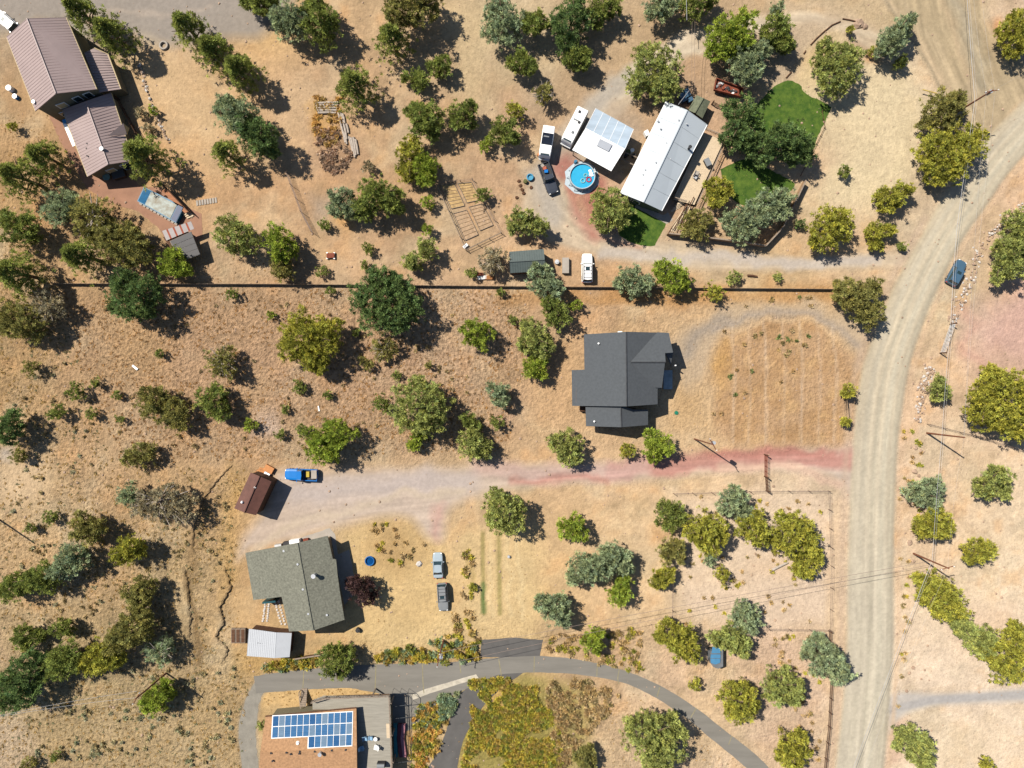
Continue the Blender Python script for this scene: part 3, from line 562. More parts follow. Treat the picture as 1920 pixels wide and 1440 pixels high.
# small gable shed with weathered roof north of the long home
M_SHG = mat('weathered_shingle', tone(128, 134, 110), .95, var=.14, scale=3)
sh = empty('garden_shed', P(1312, 200), 'small shed with a weathered grey-green gable roof behind the white-roofed home', 'shed')
gable(sh, P(1306,178,2.0), P(1319,184,2.6), P(1332,190,2.0), P(1290,206,2.0), P(1303,212,2.6), P(1317,222,2.0), M_SHG, M_DWOOD, over=.2, t=.1)

# centre: dark grey shingled new house
M_SLATE = mat('charcoal_shingles', tone(98, 103, 108), .9, var=.07, scale=2.6, bump=.03, bscale=14, detail=9); M_SLATR = mat('charcoal_ridge', tone(84, 86, 90), .9)
M_SIDE = mat('brown_siding', tone(150, 120, 100), .85)
hC = empty('house', P(1165, 712), 'dark grey shingled house with cross gables standing alone in the dry lot', 'house')
def rslab(pts, root, m_, name='roof_slope', t=.2): return B().slab([P(*p) for p in pts], t).build(name, m_, root)
EV, RG = 3.4, 6.4
def mh(x): return RG - 3.0 * abs(x - 1174.5) / 79.5
def gh(y): return 6.25 - 2.02 * abs(678 - y) / 55
def mp(pts, f, k=0): return [(x, y, f((x, y)[k])) for x, y in pts]
rslab(mp([(1095,627),(1174.5,622),(1174.5,762),(1073,761),(1072,694),(1096,693)], mh), hC, M_SLATE)
rslab(mp([(1174.5,622),(1254,624),(1247,680),(1241,728),(1233,729),(1233,758),(1174.5,762)], mh), hC, M_SLATE)
rslab(mp([(1183,678),(1232,623),(1254,624),(1262,661),(1247,662),(1248,678)], gh, 1), hC, M_SLATE)
rslab(mp([(1183,679),(1247,679),(1241,727),(1226,727)], gh, 1), hC, M_SLATE)
rslab([(1247,661,4.6),(1262,661,4.0),(1258,684,3.6)], hC, M_SLATE)
rslab([(1098,763,3.0),(1163,760,5.2),(1165,801,5.2),(1099,799,3.0)], hC, M_SLATE); rslab([(1165,760,5.2),(1187,768,4.2),(1215,768,3.0),(1215,797,3.0),(1165,801,5.2)], hC, M_SLATE)
for a, c in (((1174,622,RG+.05),(1175,762,RG+.05)), ((1183,679,6.27),(1248,679,6.3)), ((1164,761,5.25),(1165,801,5.25))): B().tube([P(*a), P(*c)], .1, 6).build('ridge_cap', M_SLATR, hC)
def walls(pts, root, m_, z1, d=.5):
    q = [P(x, y, z1) for x, y in pts]; ip = inset(q, d); B().prism([(p.x, p.y) for p in ip], 0, z1 - .25, top=True).build('wall', m_, root); return ip
wc = walls([(1096,628),(1254,625),(1246,680),(1233,757),(1074,760),(1073,695),(1096,694)], hC, M_SIDE, 3.1, .7)
g = B()
for e in ((1100,629,1.0),(1250,0,0)): pass
# gable ends of the tall roof and of the garage wing
for pts in ([P(1104,632,3.1), P(1174,626,6.1), P(1245,628,3.1)], [P(1098,757,3.1), P(1175,758,6.1), P(1226,756,3.1)], [P(1244,634,3.1), P(1244,679,6.0), P(1238,724,3.1)]): g.add([p for p in pts] + [Vector((p.x, p.y, 2.6)) for p in pts[::2]], [(0, 1, 2), (0, 2, 4, 3)])
g.build('gable_wall', M_SIDE, hC)
walls([(1109,764),(1205,769),(1205,795),(1163,797),(1109,795)], hC, M_SIDE, 2.9, .4)
B().add([P(1110,796,2.9), P(1165,798,5.0), P(1206,795,2.9)], [(0, 1, 2)]).build('gable_wall', M_SIDE, hC)
B().box((P(1252,712).x, P(1252,712).y, .1), (1.5, 3.2, .2)).build('porch_slab', mat('porch_concrete', tone(190, 205, 210), .8), hC); p = P(1259,686); B().box((p.x, p.y, 1.5), (.18, .18, 3.0)).build('porch_post', M_WHITE, hC)
p = P(1087,764); B().box((p.x + .6, p.y - .2, .5), (1.3, .8, 1.0)).build('back_step', M_DWOOD, hC)
vent(hC, 1122, 644, 4.5, .1, M_WHITE, .3); vent(hC, 1114, 790, 3.6, .1, M_WHITE, .3); p = P(1160,620); B().box((p.x, p.y - .4, 1.2), (.7, .35, .9)).build('meter_box', M_WHITE, hC)

# lower left: grey-green composition roof house
M_COMP = mat('grey_green_shingles', tone(143, 143, 128), .95, var=.16, scale=3.2, bump=.02, bscale=12, detail=3); M_TAN = mat('tan_siding', tone(170, 150, 120), .85)
hD = empty('house', P(555, 1095), 'grey-green shingled ranch house with two roof vents south of the cinder driveway', 'house')
rslab([(460,1037,3.8),(558,1018,5.4),(588,1182,5.4),(542,1184,4.66),(528,1119,4.62),(475,1125,3.77)], hD, M_COMP)
rslab([(558,1018,5.4),(614,1005,3.98),(624,1048,3.9),(630,1049,3.78),(633,1079,3.83),(637,1108,3.86),(646,1162,3.88),(588,1182,5.4)], hD, M_COMP)
B().tube([P(558,1018,5.43), P(588,1182,5.43)], .1).build('ridge_cap', M_COMP, hD)
walls([(463,1040),(613,1009),(643,1158),(545,1181),(530,1121),(476,1122)], hD, M_TAN, 3.6, .6)
vent(hD, 590, 1078, 5.0, .25, M_STEEL, 1.0, 'chimney_pipe')
for q in ((532,1033,4.7),(558,1058,5.2),(568,1105,5.1),(578,1151,5.1),(613,1153,4.5)): vent(hD, *q, r=.12, m_=M_STEEL, hh=.2)
for i, (x, y, s, m_) in enumerate(((524,1022,.8,M_STEEL), (541,1017,.9,M_BLACK), (556,1014,1.2,M_WHITE), (575,1011,.6,M_RUST))): p = P(x, y); B().box((p.x, p.y, s / 2), (s * 1.4, s * .7, s), .15).build('wall_unit', m_, hD)
B().box((P(512,1120).x, P(512,1120).y - .2, 1.0), (2.2, .3, 2.0), .12).build('entry_door', mat('teal_paint', tone(20, 90, 100), .5), hD)

# white translucent shed roof
wsH = empty('patio_cover', P(505, 1208), 'low white corrugated patio cover south of the grey-green house', 'shed')
a0, a1, a2 = P(467,1179,2.4), P(518,1186,2.9), P(547,1187,2.5); b0, b1, b2 = P(463,1230,2.4), P(515,1234,2.9), P(543,1232,2.5)
M_WCOR = mat('white_corrugated', tone(222, 226, 232), .45, var=.02); B().slab([a0, a1, b1, b0], .07).build('roof_slope', M_WCOR, wsH); B().slab([a1, a2, b2, b1], .07).build('roof_slope', M_WCOR, wsH)
ribs(a0, a1, b0, b1, .3, .03, .025).build('roof_seams', M_WCOR, wsH, kind='stuff')
ip = inset([a0, a1, a2, b2, b1, b0], .35); B().prism([(p.x, p.y) for p in ip], 0, 2.2).build('wall', M_DWOOD, wsH)
for i in range(9): vent(wsH, 483 + i * 4.2, 1206 + i * .6, 2.55, .035, M_BLACK, .04)

# brown shed with two white roof domes
M_BROWN = mat('brown_metal_roof', tone(120, 78, 66), .7, var=.1, scale=1.5)
bs_ = empty('brown_shed', P(474, 925), 'narrow brown gabled shed with two white roof domes beside the lumber pile', 'shed')
gable(bs_, P(470,886,3.5), P(487,893,4.2), P(509,903,3.5), P(439,953,3.5), P(458,961,4.2), P(480,966,3.5), M_BROWN, M_DWOOD, over=.2, t=.1)
for q in ((478,914,4.2),(453,942,4.2)):
    p = P(*q); B().cyl((p.x, p.y, p.z - .2), .24, .3, 12, .14).build('roof_dome', M_WHITE, bs_)

# bottom: house with orange-brown roof, solar panels and big deck
M_ORSH = mat('orange_brown_shingles', tone(206, 160, 118), .95, var=.15, scale=3, detail=8)
M_SOL = [mat('solar_cell_' + n_, tone(*c_, k=K * .8), .15, var=.12, scale=3, spec=.6, streak=(0, .3, 4)) for n_, c_ in (('blue', (92, 146, 200)), ('pale_blue', (148, 178, 206)), ('deep_blue', (70, 124, 182)))]
hE = empty('house', P(580, 1400), 'house with an orange-brown shingle roof carrying rows of blue solar panels', 'house')
YE, YR, ZE, ZR = 1332, 1409, 4.3, 5.2
def rz_(x, y): return ZE + (ZR - ZE) * (y - YE) / (YR - YE)
rslab([(498,1344,ZE),(668,1328,ZE),(669,1406,ZR),(488,1410,ZR)], hE, M_ORSH); rslab([(488,1410,ZR),(669,1406,ZR),(670,1500,ZE),(480,1505,ZE)], hE, M_ORSH)
B().tube([P(488,1410,ZR+.02), P(669,1406,ZR+.02)], .1).build('ridge_cap', M_ORSH, hE); B().tube([P(498,1343,ZE-.05), P(668,1327,ZE-.05)], .13).build('gutter', M_DWOOD, hE)
q = [P(500,1346,3.9), P(665,1331,3.9), P(667,1500,3.9), P(485,1500,3.9)]; ip = inset(q, .5); B().prism([(p.x, p.y) for p in ip], 0, 4.0).build('wall', M_OLIVE, hE)
def roofpt(x, y, up): h = rz_(x, y) + up; return P(x, y, h)
rackp = B()
def srow(n, xl0, xr0, yl0, yr0, xl1, xr1, yl1, yr1):
    rackp.slab([roofpt(xl0 - 1, yl0 - 1, .1), roofpt(xr0 + 1, yr0 - 1, .1), roofpt(xr1 + 1, yr1 + 1, .1), roofpt(xl1 - 1, yl1 + 1, .1)], .05)
    for i in range(n):
        t0, t1 = (i + .05) / n, (i + .95) / n; f = lambda a, c, t: a + (c - a) * t
        B().slab([roofpt(f(xl0, xr0, t0), f(yl0, yr0, t0) + .5, .14), roofpt(f(xl0, xr0, t1), f(yl0, yr0, t1) + .5, .14), roofpt(f(xl1, xr1, t1), f(yl1, yr1, t1) - .5, .14), roofpt(f(xl1, xr1, t0), f(yl1, yr1, t0) - .5, .14)], .03).build('solar_panel', rnd.choice(M_SOL + M_SOL[:1]), hE)
srow(13, 511.5, 661, 1342.5, 1334.5, 510.5, 660.5, 1362.5, 1355); srow(13, 510.5, 660.5, 1363, 1355.5, 509.5, 660, 1384, 1376.5); srow(7, 578.5, 660, 1381, 1377, 577.5, 659.5, 1402.5, 1398)
rackp.build('panel_rack', M_WHITE, hE)
p = P(558, 1394, 5.1); B().cyl((p.x, p.y, 4.9), .36, .3, 14, .2).build('roof_dome', M_WHITE, hE); vent(hE, 601, 1412, 5.2, .22, M_STEEL, .7, 'chimney_pipe')
for x, y in ((508,1412),(537,1411),(545,1414),(561,1413),(590,1409),(622,1407),(648,1406),(511,1427),(562,1409)): vent(hE, x, y, 5.1, .11, M_BLACK, .2)
dkE = empty('deck', P(700, 1370), 'large weathered grey raised deck beside the solar-panel house', 'deck')
M_GDECK = mat('grey_decking', tone(190, 184, 170), .9, var=.09, scale=1.2, streak=(0, .4, 5))
dz = 3.0; poly = [P(*q, dz) for q in ((585,1314),(610,1306),(731,1302),(737,1460),(672,1460),(669,1327),(586,1332))]
B().slab([p - Vector((0, 0, .08)) for p in poly], .2).build('deck_frame', M_DGAP, dkE); bd = B(); yy = 1304.5
def dspan(y): return (586 if y < 1330 else 670, 731.5 + (y - 1302) * .035)
while yy < 1458:
    x0, x1 = dspan(yy); x0 += max(0, (1312 - yy) * 2.5) if yy < 1312 else 0
    bd.slab([P(x0, yy, dz), P(x1, yy, dz), P(x1, yy + 1.7, dz), P(x0, yy + 1.7, dz)], .06); yy += 2.0
bd.build('deck_boards', M_GDECK, dkE, kind='stuff')
railing(dkE, [P(586,1313,dz), P(612,1305,dz), P(731,1301,dz), P(737,1458,dz)], 1.0, dz, 1.8, M_WOOD)
for q in ((735,1320),(737,1380),(739,1430),(700,1306)): p = P(*q, dz); B().box((p.x - .2, p.y, dz / 2), (.2, .2, dz)).build('deck_leg', M_WOOD, dkE)
B().slab([P(724,1357,dz+.06), P(733,1357,dz+.06), P(734,1384,dz+.06), P(725,1384,dz+.06)], .05).build('hatch', M_DECK, dkE)
st = empty('entry_stairs', P(572, 1300), 'pale wooden stairs climbing from the asphalt drive to the grey deck', 'stairs')
for i in range(9): p = P(571 + i * .3, 1292 + i * 2.9); B().box((p.x, p.y, .1 + i * .17), (1.0, .3, .09)).build('tread', M_WOOD, st)
railing(st, [P(565,1292), P(568,1322)], 1, .3, 1.0, M_WOOD, False)
# slatted cage below the deck and long boards lying in it
cg = empty('wire_cage', P(752, 1360), 'dark wire cage run below the east edge of the grey deck', 'cage')
M_DK = mat('dark_metal', (0.03, 0.035, 0.04), .6)
cpts = [P(735,1300,2.0), P(764,1301,2.0), P(771,1310,2.0), P(771,1428,2.0), P(740,1430,2.0)]
for a, c in zip(cpts, cpts[1:]):
    B().tube([a, c], .05, 4).build('top_rail', M_DK, cg); g = B(); n = int((c - a).length / 1.1)
    for i in range(n + 1): p = a.lerp(c, i / max(n, 1)); g.tube([(p.x, p.y, 0), p], .03, 4)
    g.build('uprights', M_DK, cg, kind='stuff')
for y in (1325, 1348): B().tube([P(738,y,2.0), P(771,y - 4,2.0)], .05, 4).build('cross_rail', M_DK, cg)
for lab, m_, pts in (('long teal board lying beside the two pink boards below the grey deck', mat('teal_board', tone(60, 150, 160), .6), [(741,1358),(742,1420)]), ('dark red bent board between the teal and the pink boards', mat('red_board', tone(130, 60, 74), .6), [(750,1358),(747,1385),(752,1420)]), ('pink bent board furthest from the grey deck in the wire cage', mat('pink_board', tone(205, 140, 150), .6), [(757,1358),(754,1385),(759,1420)])):
    q = [P(*a, .5) for a in pts]; g = B()
    for a, c in zip(q, q[1:]):
        t = (c - a).normalized(); u = Vector((-t.y, t.x, 0)) * .3; g.slab([a - u, a + u, c + u, c - u], .5)
    g.build('painted_board', m_, None, lab, 'board')
# pool shed with striped awning on the far left
M_RED = mat('orange_red_cloth', tone(206, 112, 84), .8, var=.15, scale=3); M_STRW = mat('pale_awning_cloth', tone(232, 222, 218), .8, var=.03); M_DPAN = mat('dark_roof_panel', tone(92, 90, 92), .5, var=.05)
ps = empty('pool_cabana', P(345, 452), 'small cabana with a dark panelled roof and red and white striped awning', 'shed')
aw = [P(304,433,2.8), P(358,415,2.8), P(364,429,2.3), P(312,451,2.3)]; nst = 9
for i in range(nst):
    t0, t1 = ((i + (.22 if i % 2 else -.22)) / nst, (i + 1 + (-.22 if i % 2 else .22)) / nst); t0, t1 = max(0, t0), min(1, t1); B().slab([aw[0].lerp(aw[1], t0), aw[0].lerp(aw[1], t1), aw[3].lerp(aw[2], t1), aw[3].lerp(aw[2], t0)], .05).build('awning_stripe', M_RED if i % 2 else M_STRW, ps)
rf = [P(318,452,2.6), P(358,434,2.6), P(375,477,2.2), P(338,490,2.2)]
B().slab([p - Vector((0, 0, .05)) for p in rf], .12).build('roof_frame', M_CONC, ps)
for i in range(4):
    t0, t1 = (i + .03) / 4, (i + .97) / 4; B().slab([rf[0].lerp(rf[3], t0).lerp(rf[1], .02), rf[1].lerp(rf[2], t0), rf[1].lerp(rf[2], t1), rf[0].lerp(rf[3], t1).lerp(rf[1], .02)], .04).build('roof_panel', M_DPAN, ps)
ip = inset([P(312,448), P(360,432), P(373,475), P(340,487)], .5); B().prism([(p.x, p.y) for p in ip], 0, 2.1).build('wall', M_DWOOD, ps)
# dark metal shed near the north drive
M_DGM = mat('dark_green_metal', tone(106, 118, 116), .5, var=.05)
ms = empty('metal_shed', P(988, 490), 'long dark green metal shed beside the white parked SUV', 'shed')
gable(ms, P(955,472,2.5), P(956,491,3.2), P(957,512,2.5), P(1019,467,2.5), P(1021,487,3.2), P(1022,508,2.5), M_DGM, M_DWOOD, over=.15, rib=.4, t=.08)
# blue-topped trailer shed
bt = empty('utility_cabin', P(1338, 1228), 'tiny grey utility cabin topped with blue panels beneath a juniper', 'shed')
M_BPAN = mat('blue_panel', tone(96, 160, 205), .3, var=.06); B().prism([(P(*q).x, P(*q).y) for q in ((1327,1213),(1350,1211),(1350,1242),(1341,1246),(1332,1243),(1326,1235))], 0, 1.7).build('body', mat('grey_box', tone(130, 134, 138), .7), bt)
for q in ([(1333,1227),(1351,1227),(1351,1234),(1332,1234)], [(1332,1235),(1351,1235),(1350,1243),(1341,1246),(1333,1243)], [(1336,1213),(1350,1212),(1351,1225),(1334,1225)]): B().slab([P(*a, 1.85) for a in q], .06).build('panel', M_BPAN, bt)

# ------------------------------------------------------------------ pools, hot tub, fittings
M_WATER = mat('pool_water', tone(70, 205, 255), .05, var=.04, scale=1.2, spec=.5, bump=.03, bscale=2)
M_POOLW = mat('pool_wall_white', tone(214, 230, 240), .5, var=.03)
def round_pool(px, py, R, h, lab, cat, wcol, wall, name):
    p = P(px, py, h); c = (p.x, p.y); r = empty(name, (c[0], c[1], 0), lab, cat)
    g = B(); n = 28
    vs = [(c[0] + q * math.cos(2 * math.pi * k / n), c[1] + q * math.sin(2 * math.pi * k / n), z) for q, z in ((R, 0), (R, h), (R - .12, h), (R - .12, .1)) for k in range(n)]
    g.add(vs, [(l * n + k, l * n + (k + 1) % n, (l + 1) * n + (k + 1) % n, (l + 1) * n + k) for l in range(3) for k in range(n)]); g.build('pool_wall', wall, r)
    B().cyl((c[0], c[1], .02), R - .14, h - .2, n).build('water', wcol, r); B().ring((c[0], c[1], h), R - .05, .1, n).build('rim', wall, r)
    return r, c
pr, c = round_pool(1092, 330, 2.15, 1.1, 'round above-ground pool with bright blue water and a white rim', 'pool', M_WATER, M_POOLW, 'swimming_pool')
for k in range(12): a = 2 * math.pi * k / 12; B().tube([(c[0] + 2.55 * math.cos(a), c[1] + 2.55 * math.sin(a), 0), (c[0] + 2.2 * math.cos(a), c[1] + 2.2 * math.sin(a), .9)], .06, 5).build('support_leg', M_POOLW, pr)
edge = [(c[0] + 2.9 * math.cos(a / 16 * 2 * math.pi) * (1 + .08 * math.sin(a * 3)), c[1] + 2.8 * math.sin(a / 16 * 2 * math.pi), .03) for a in range(16)]
B().add(edge, [tuple(range(16))]).build('ground_cloth', M_POOLW, pr)
for s in (-1, 1): B().tube([(c[0] + 2.3, c[1] + .9 + s * .25, 0), (c[0] + 1.95, c[1] + .8 + s * .25, 1.8), (c[0] + 1.6, c[1] + .7 + s * .25, 0.3)], .04, 5).build('ladder_rail', M_WHITE, pr)
for z in (.3, .6, .9, 1.2): B().box((c[0] + 2.2 - z * .1, c[1] + .87, z), (.15, .5, .05), .25).build('ladder_step', M_WHITE, pr)
M_FLR = mat('red_float', tone(225, 60, 80), .4); M_FLW = mat('pale_float', tone(150, 225, 235), .4)
for dx, dy, R_, m_, lab in ((.55,.15,.28,M_FLW,'pale ring float nearest the pool ladder'), (.1,-.75,.33,M_FLW,'pale ring float near the southern pool rim'), (1.1,-.55,.38,M_FLR,'red swim ring floating in the round pool')): B().ring((c[0] + dx, c[1] + dy, .96), R_, .11, 18).build('swim_ring', m_, None, lab, 'pool float')
B().box((c[0] + 1.45, c[1] + .55, .96), (.5, 1.2, .12), .4).ring((c[0] + 1.45, c[1] + .3, .98), .25, .1, 12).build('pool_lounger', M_WHITE, None, 'white inflatable lounger with red trim in the round pool', 'pool float')
p = P(1079, 305); B().cyl((p.x, p.y, 0), .3, .7, 12).cyl((p.x, p.y, .7), .2, .2, 12).build('pool_pump', mat('pump_blue', tone(70, 150, 190), .5), None, 'small blue filter pump beside the round pool', 'pump')
round_pool(693, 1052, .78, .35, 'blue wading pool on the dry lawn beside the grey-green house', 'wading pool', mat('dark_blue_water', tone(18, 84, 150), .08), mat('blue_plastic', tone(24, 120, 200), .5), 'wading_pool')
round_pool(994, 332, .55, .4, 'small pale blue tub near the dark pickup', 'wading pool', mat('tub_water', tone(110, 190, 225), .1), mat('tub_blue', tone(80, 180, 225), .5), 'wading_pool')
# covered rectangular pool on the patio
rp_ = empty('lap_pool', P(300, 385), 'narrow rectangular pool half covered in pale sheeting on the terracotta patio', 'pool')
cor = [P(257,377,.9), P(270,350,.9), P(345,388,.9), P(330,418,.9)]
B().slab(cor, .9).build('pool_wall', mat('pool_wall_blue', tone(22, 120, 160), .5), rp_)
def bil(u, v, z=0): p = cor[0].lerp(cor[3], u).lerp(cor[1].lerp(cor[2], u), v); return Vector((p.x, p.y, .9 + z))
B().slab([bil(.02,.05,.03), bil(.18,.05,.03), bil(.18,.95,.03), bil(.02,.95,.03)], .02).build('water', mat('teal_water', tone(16, 110, 160), .08, var=.1), rp_)
B().slab([bil(.2,.06,.05), bil(.84,.06,.05), bil(.84,.92,.05), bil(.2,.92,.05)], .03).build('cover_sheet', mat('stained_cover', tone(206, 184, 150), .8, var=.2, scale=.9, col2=tone(226, 240, 236)), rp_)
B().slab([bil(.86,.04,.04), bil(.99,.04,.04), bil(.99,.95,.04), bil(.86,.95,.04)], .02).build('rolled_cover', mat('navy_cover', tone(12, 56, 110), .5), rp_)
for i in range(11): a = bil((i + .5) / 11, -.06); B().box((a.x, a.y, .12), (.5, .3, .24), -.5).build('coping_block', M_CONC, rp_)
pg = empty('deck_stairs', P(345, 385), 'brown timber stairway beside the covered rectangular pool', 'stairs')
B().slab([P(303,358,.9), P(312,352,.9), P(356,395,.9), P(347,400,.9)], .12).build('landing', mat('cedar_boards', tone(196, 134, 96), .85, streak=(-.75, .4, 5)), pg)
for i in range(7): a = P(344 + i * 2.2, 390 + i * 2.8); B().box((a.x, a.y, .8 - i * .11), (1.2, .25, .08), .4).build('tread', M_DECK, pg)
railing(pg, [P(312,350), P(362,402)], 1, .5, 1.3, M_DWOOD)
p = P(227, 329); g = empty('hot_tub', (p.x, p.y, 0), 'dark covered hot tub against the rose-roofed house', 'hot tub'); B().box((p.x, p.y, .4), (2.0, 1.3, .8), .3).build('tub', M_DWOOD, g); B().box((p.x, p.y, .85), (2.1, 1.35, .12), .3).build('cover', mat('grey_cover', tone(100, 100, 100), .7), g)
p = P(204, 334); g = empty('round_table', (p.x, p.y, 0), 'pale round patio table beside the hot tub', 'table'); B().cyl((p.x, p.y, .7), .62, .06, 20).build('table_top', mat('pale_teal_glass', tone(150, 185, 180), .2), g); B().cyl((p.x, p.y, 0), .12, .7, 10).build('pedestal', M_BLACK, g)
# ------------------------------------------------------------------ vehicles (built along +x, nose at +x)
M_TAIL = mat('tail_lamp_red', (.35, .02, .02), .3); M_HEAD = mat('head_lamp', (.8, .8, .78), .15); M_CHROME = mat('chrome', (.6, .6, .6), .2, metal=.9, var=.02)
def loft(stations, m=10):
    """stations: (x, half width, z bottom, z top) -> closed body with rounded shoulders"""
    g = B(); vs = []
    prof = [(-1, 0), (-1.0, .55), (-.97, .8), (-.88, .95), (-.6, 1), (.6, 1), (.88, .95), (.97, .8), (1.0, .55), (1, 0)]
    for x, w_, z0, z1 in stations:
        for u, v in prof: vs.append((x, u * w_, z0 + (z1 - z0) * v))
    k = len(prof); n = len(stations)
    fs = [(i * k + j, (i + 1) * k + j, (i + 1) * k + (j + 1) % k, i * k + (j + 1) % k) for i in range(n - 1) for j in range(k)]
    fs += [tuple(range(k))[::-1][::1], tuple(range((n - 1) * k, n * k))]
    return g.add(vs, fs)
def vehicle(kind, px, py, ang, L, W_, H, paint, lab, cat, name, roofm=None, rack=False, glassm=None):
    p = P(px, py); r = empty(name, (p.x, p.y, 0), lab, cat, rz=ang); gm = glassm or M_GLASS; hl, hw = L / 2, W_ / 2
    bt = .98 if kind != 'sedan' else .88
    fr = [(hl, .5, .45, bt * .62), (hl - .06, .72, .35, bt * .74), (hl - .25, .89, .28, bt * .85), (hl - .8, .98, .28, bt * .93), (.12 * L, 1.0, .28, bt)]
    if kind == 'pickup': back = [(-hl + .1, 1.0, .3, bt), (-hl, .97, .4, bt)]
    elif kind == 'sedan': back = [(-.25 * L, 1.0, .28, bt + .02), (-hl + .5, .97, .28, bt), (-hl + .12, .88, .32, bt * .95), (-hl, .72, .42, bt * .75)]
    else: back = [(-.25 * L, 1.0, .28, bt), (-hl + .3, .97, .28, bt), (-hl + .06, .9, .32, bt * .97), (-hl, .78, .42, bt * .85)]
    st = [(x, w_ * hw, a, b_) for x, w_, a, b_ in fr + back]
    if kind == 'pickup': st = [s for s in st if s[0] > -.02 * L] + [(-.08 * L, hw, .28, bt)]
    body = loft(st).build('body', paint, r, local=True, smooth=False)
    # greenhouse: glass frustum plus painted roof and pillars
    g0, g1, t0, t1 = {'sedan': (.17, -.36, .03, -.22), 'suv': (.16, -.47, .07, -.41), 'pickup': (.13, -.08, .06, -.05)}[kind]
    wb, wt = hw * .93, hw * .76; zb, zt = bt - .03, H
    B().add([(g0 * L, -wb * .93, zb), (g0 * L, wb * .93, zb), (g1 * L, wb, zb), (g1 * L, -wb, zb), (t0 * L, -wt, zt - .04), (t0 * L, wt, zt - .04), (t1 * L, wt, zt - .04), (t1 * L, -wt, zt - .04)],
        [(0, 1, 5, 4), (1, 2, 6, 5), (2, 3, 7, 6), (3, 0, 4, 7), (4, 5, 6, 7)]).build('windows', gm, r, local=True)
    rf = B().prism([(t0 * L + .1, -wt + .1), (t0 * L + .14, 0), (t0 * L + .1, wt - .1), (t1 * L - .02, wt - .04), (t1 * L - .1, 0), (t1 * L - .02, -wt + .04)][::-1], zt - .05, zt + .02).build('roof', roofm or paint, r, local=True)
    pl = B()
    for s in (-1, 1):
        pl.tube([(g0 * L, s * wb * .92, zb), (t0 * L, s * wt, zt - .02)], .05, 5).tube([(g1 * L, s * wb * .98, zb), (t1 * L, s * wt, zt - .02)], .07, 5).tube([((g0 + g1) / 2 * L, s * wb, zb), ((t0 + t1) / 2 * L, s * wt, zt - .02)], .04, 5).tube([(t0 * L, s * wt, zt - .01), (t1 * L, s * wt, zt - .01)], .05, 5)
    pl.build('pillars', paint, r, local=True)
    if rack:
        q = B()
        for s in (-1, 1): q.tube([(t0 * L, s * wt * .9, zt + .1), (t1 * L, s * wt * .9, zt + .1)], .035, 5)
        for k in range(4): x = t0 * L + (t1 - t0) * L * (k + .5) / 4; q.tube([(x, -wt * .9, zt + .1), (x, wt * .9, zt + .1)], .03, 5)
        q.build('roof_rack', M_BLACK, r, local=True)
    if kind == 'suv': B().prism([(.0, -.35), (.0, .35), (-.5, .35), (-.5, -.35)][::-1], zt + .022, zt + .035).build('sunroof', M_GLASS, r, local=True)
    for sx_ in (.31, -.31):
        for s in (-1, 1):
            wh = B(); y0, y1 = s * (hw - .26), s * (hw - .0); R_ = .34
            wh.tube([(sx_ * L, y0, R_), (sx_ * L, y1, R_)], R_, 14).build('wheel', M_BLACK, r, local=True)
            ws = [c for c in r.children if c.name.startswith('wheel')][-1]; B().tube([(sx_ * L, y1 - s * .02, R_), (sx_ * L, y1 + s * .02, R_)], R_ * .6, 10).build('rim', M_CHROME, ws, local=True)
    for s in (-1, 1):
        B().box((hl - .17, s * hw * .66, bt * .74), (.14, hw * .26, .1)).build('headlight', M_HEAD, r, local=True)
        B().box((-hl + .04, s * hw * .8, bt * .78), (.1, hw * .2, .22)).build('tail_light', M_TAIL, r, local=True)
        B().box((g0 * L - .12, s * (hw + .1), bt + .08), (.14, .2, .14)).build('mirror', paint, r, local=True)
    if kind == 'pickup':
        x0, x1 = -.09 * L, -hl; g = B(); zc = .62
        g.box(((x0 + x1) / 2, 0, .5), (x0 - x1, W_, .36))
        for s in (-1, 1): g.box(((x0 + x1) / 2, s * (hw - .06), .82), (x0 - x1, .12, .36))
        g.build('cargo_bed', paint, r, local=True); B().box((x1 + .06, 0, .82), (.08, W_ - .24, .34)).build('tailgate', paint, r, local=True)
        B().box(((x0 + x1) / 2, 0, .69), (x0 - x1 - .1, W_ - .26, .02)).build('bed_liner', M_BLACK, r, local=True)
    return r
M_SILV = mat('silver_paint', tone(205, 222, 232), .25, metal=.1, var=.02, spec=.5); M_NAVY = mat('dark_blue_paint', tone(92, 128, 156), .2, metal=.1, var=.02, spec=.5)
M_GREYP = mat('grey_paint', tone(168, 172, 174), .25, metal=.1, var=.02, spec=.5); M_DKP = mat('charcoal_paint', tone(84, 90, 102), .25, metal=.1, var=.02); M_BLUEP = mat('bright_blue_paint', tone(10, 140, 235), .3, var=.03, spec=.5)
vehicle('suv', 1100, 504, math.radians(90), 4.9, 1.85, 1.72, M_WHITE, 'white SUV with roof rack parked on dirt beside the dark green shed', 'car', 'parked_car', rack=True)
vehicle('sedan', 822, 1058, math.radians(92), 4.3, 1.75, 1.42, M_SILV, 'silver sedan parked on dry grass above the grey SUV', 'car', 'parked_car')
vehicle('suv', 831, 1117, math.radians(-86), 4.7, 1.8, 1.68, M_GREYP, 'grey SUV with roof rack parked on dry grass below the silver sedan', 'car', 'parked_car', rack=True)
vehicle('suv', 1788.5, 512, math.radians(61), 4.5, 1.85, 1.6, M_NAVY, 'dark blue car driving along the gravel road', 'car', 'moving_car')
vehicle('pickup', 567, 889, math.radians(178), 5.5, 1.95, 1.8, M_BLUEP, 'bright blue pickup truck with a loaded bed on the cinder driveway', 'pickup truck', 'pickup_truck')
vehicle('pickup', 1028, 337, math.radians(-70), 5.4, 1.95, 1.8, M_DKP, 'charcoal pickup truck with red and blue things in its bed near the round pool', 'pickup truck', 'pickup_truck')
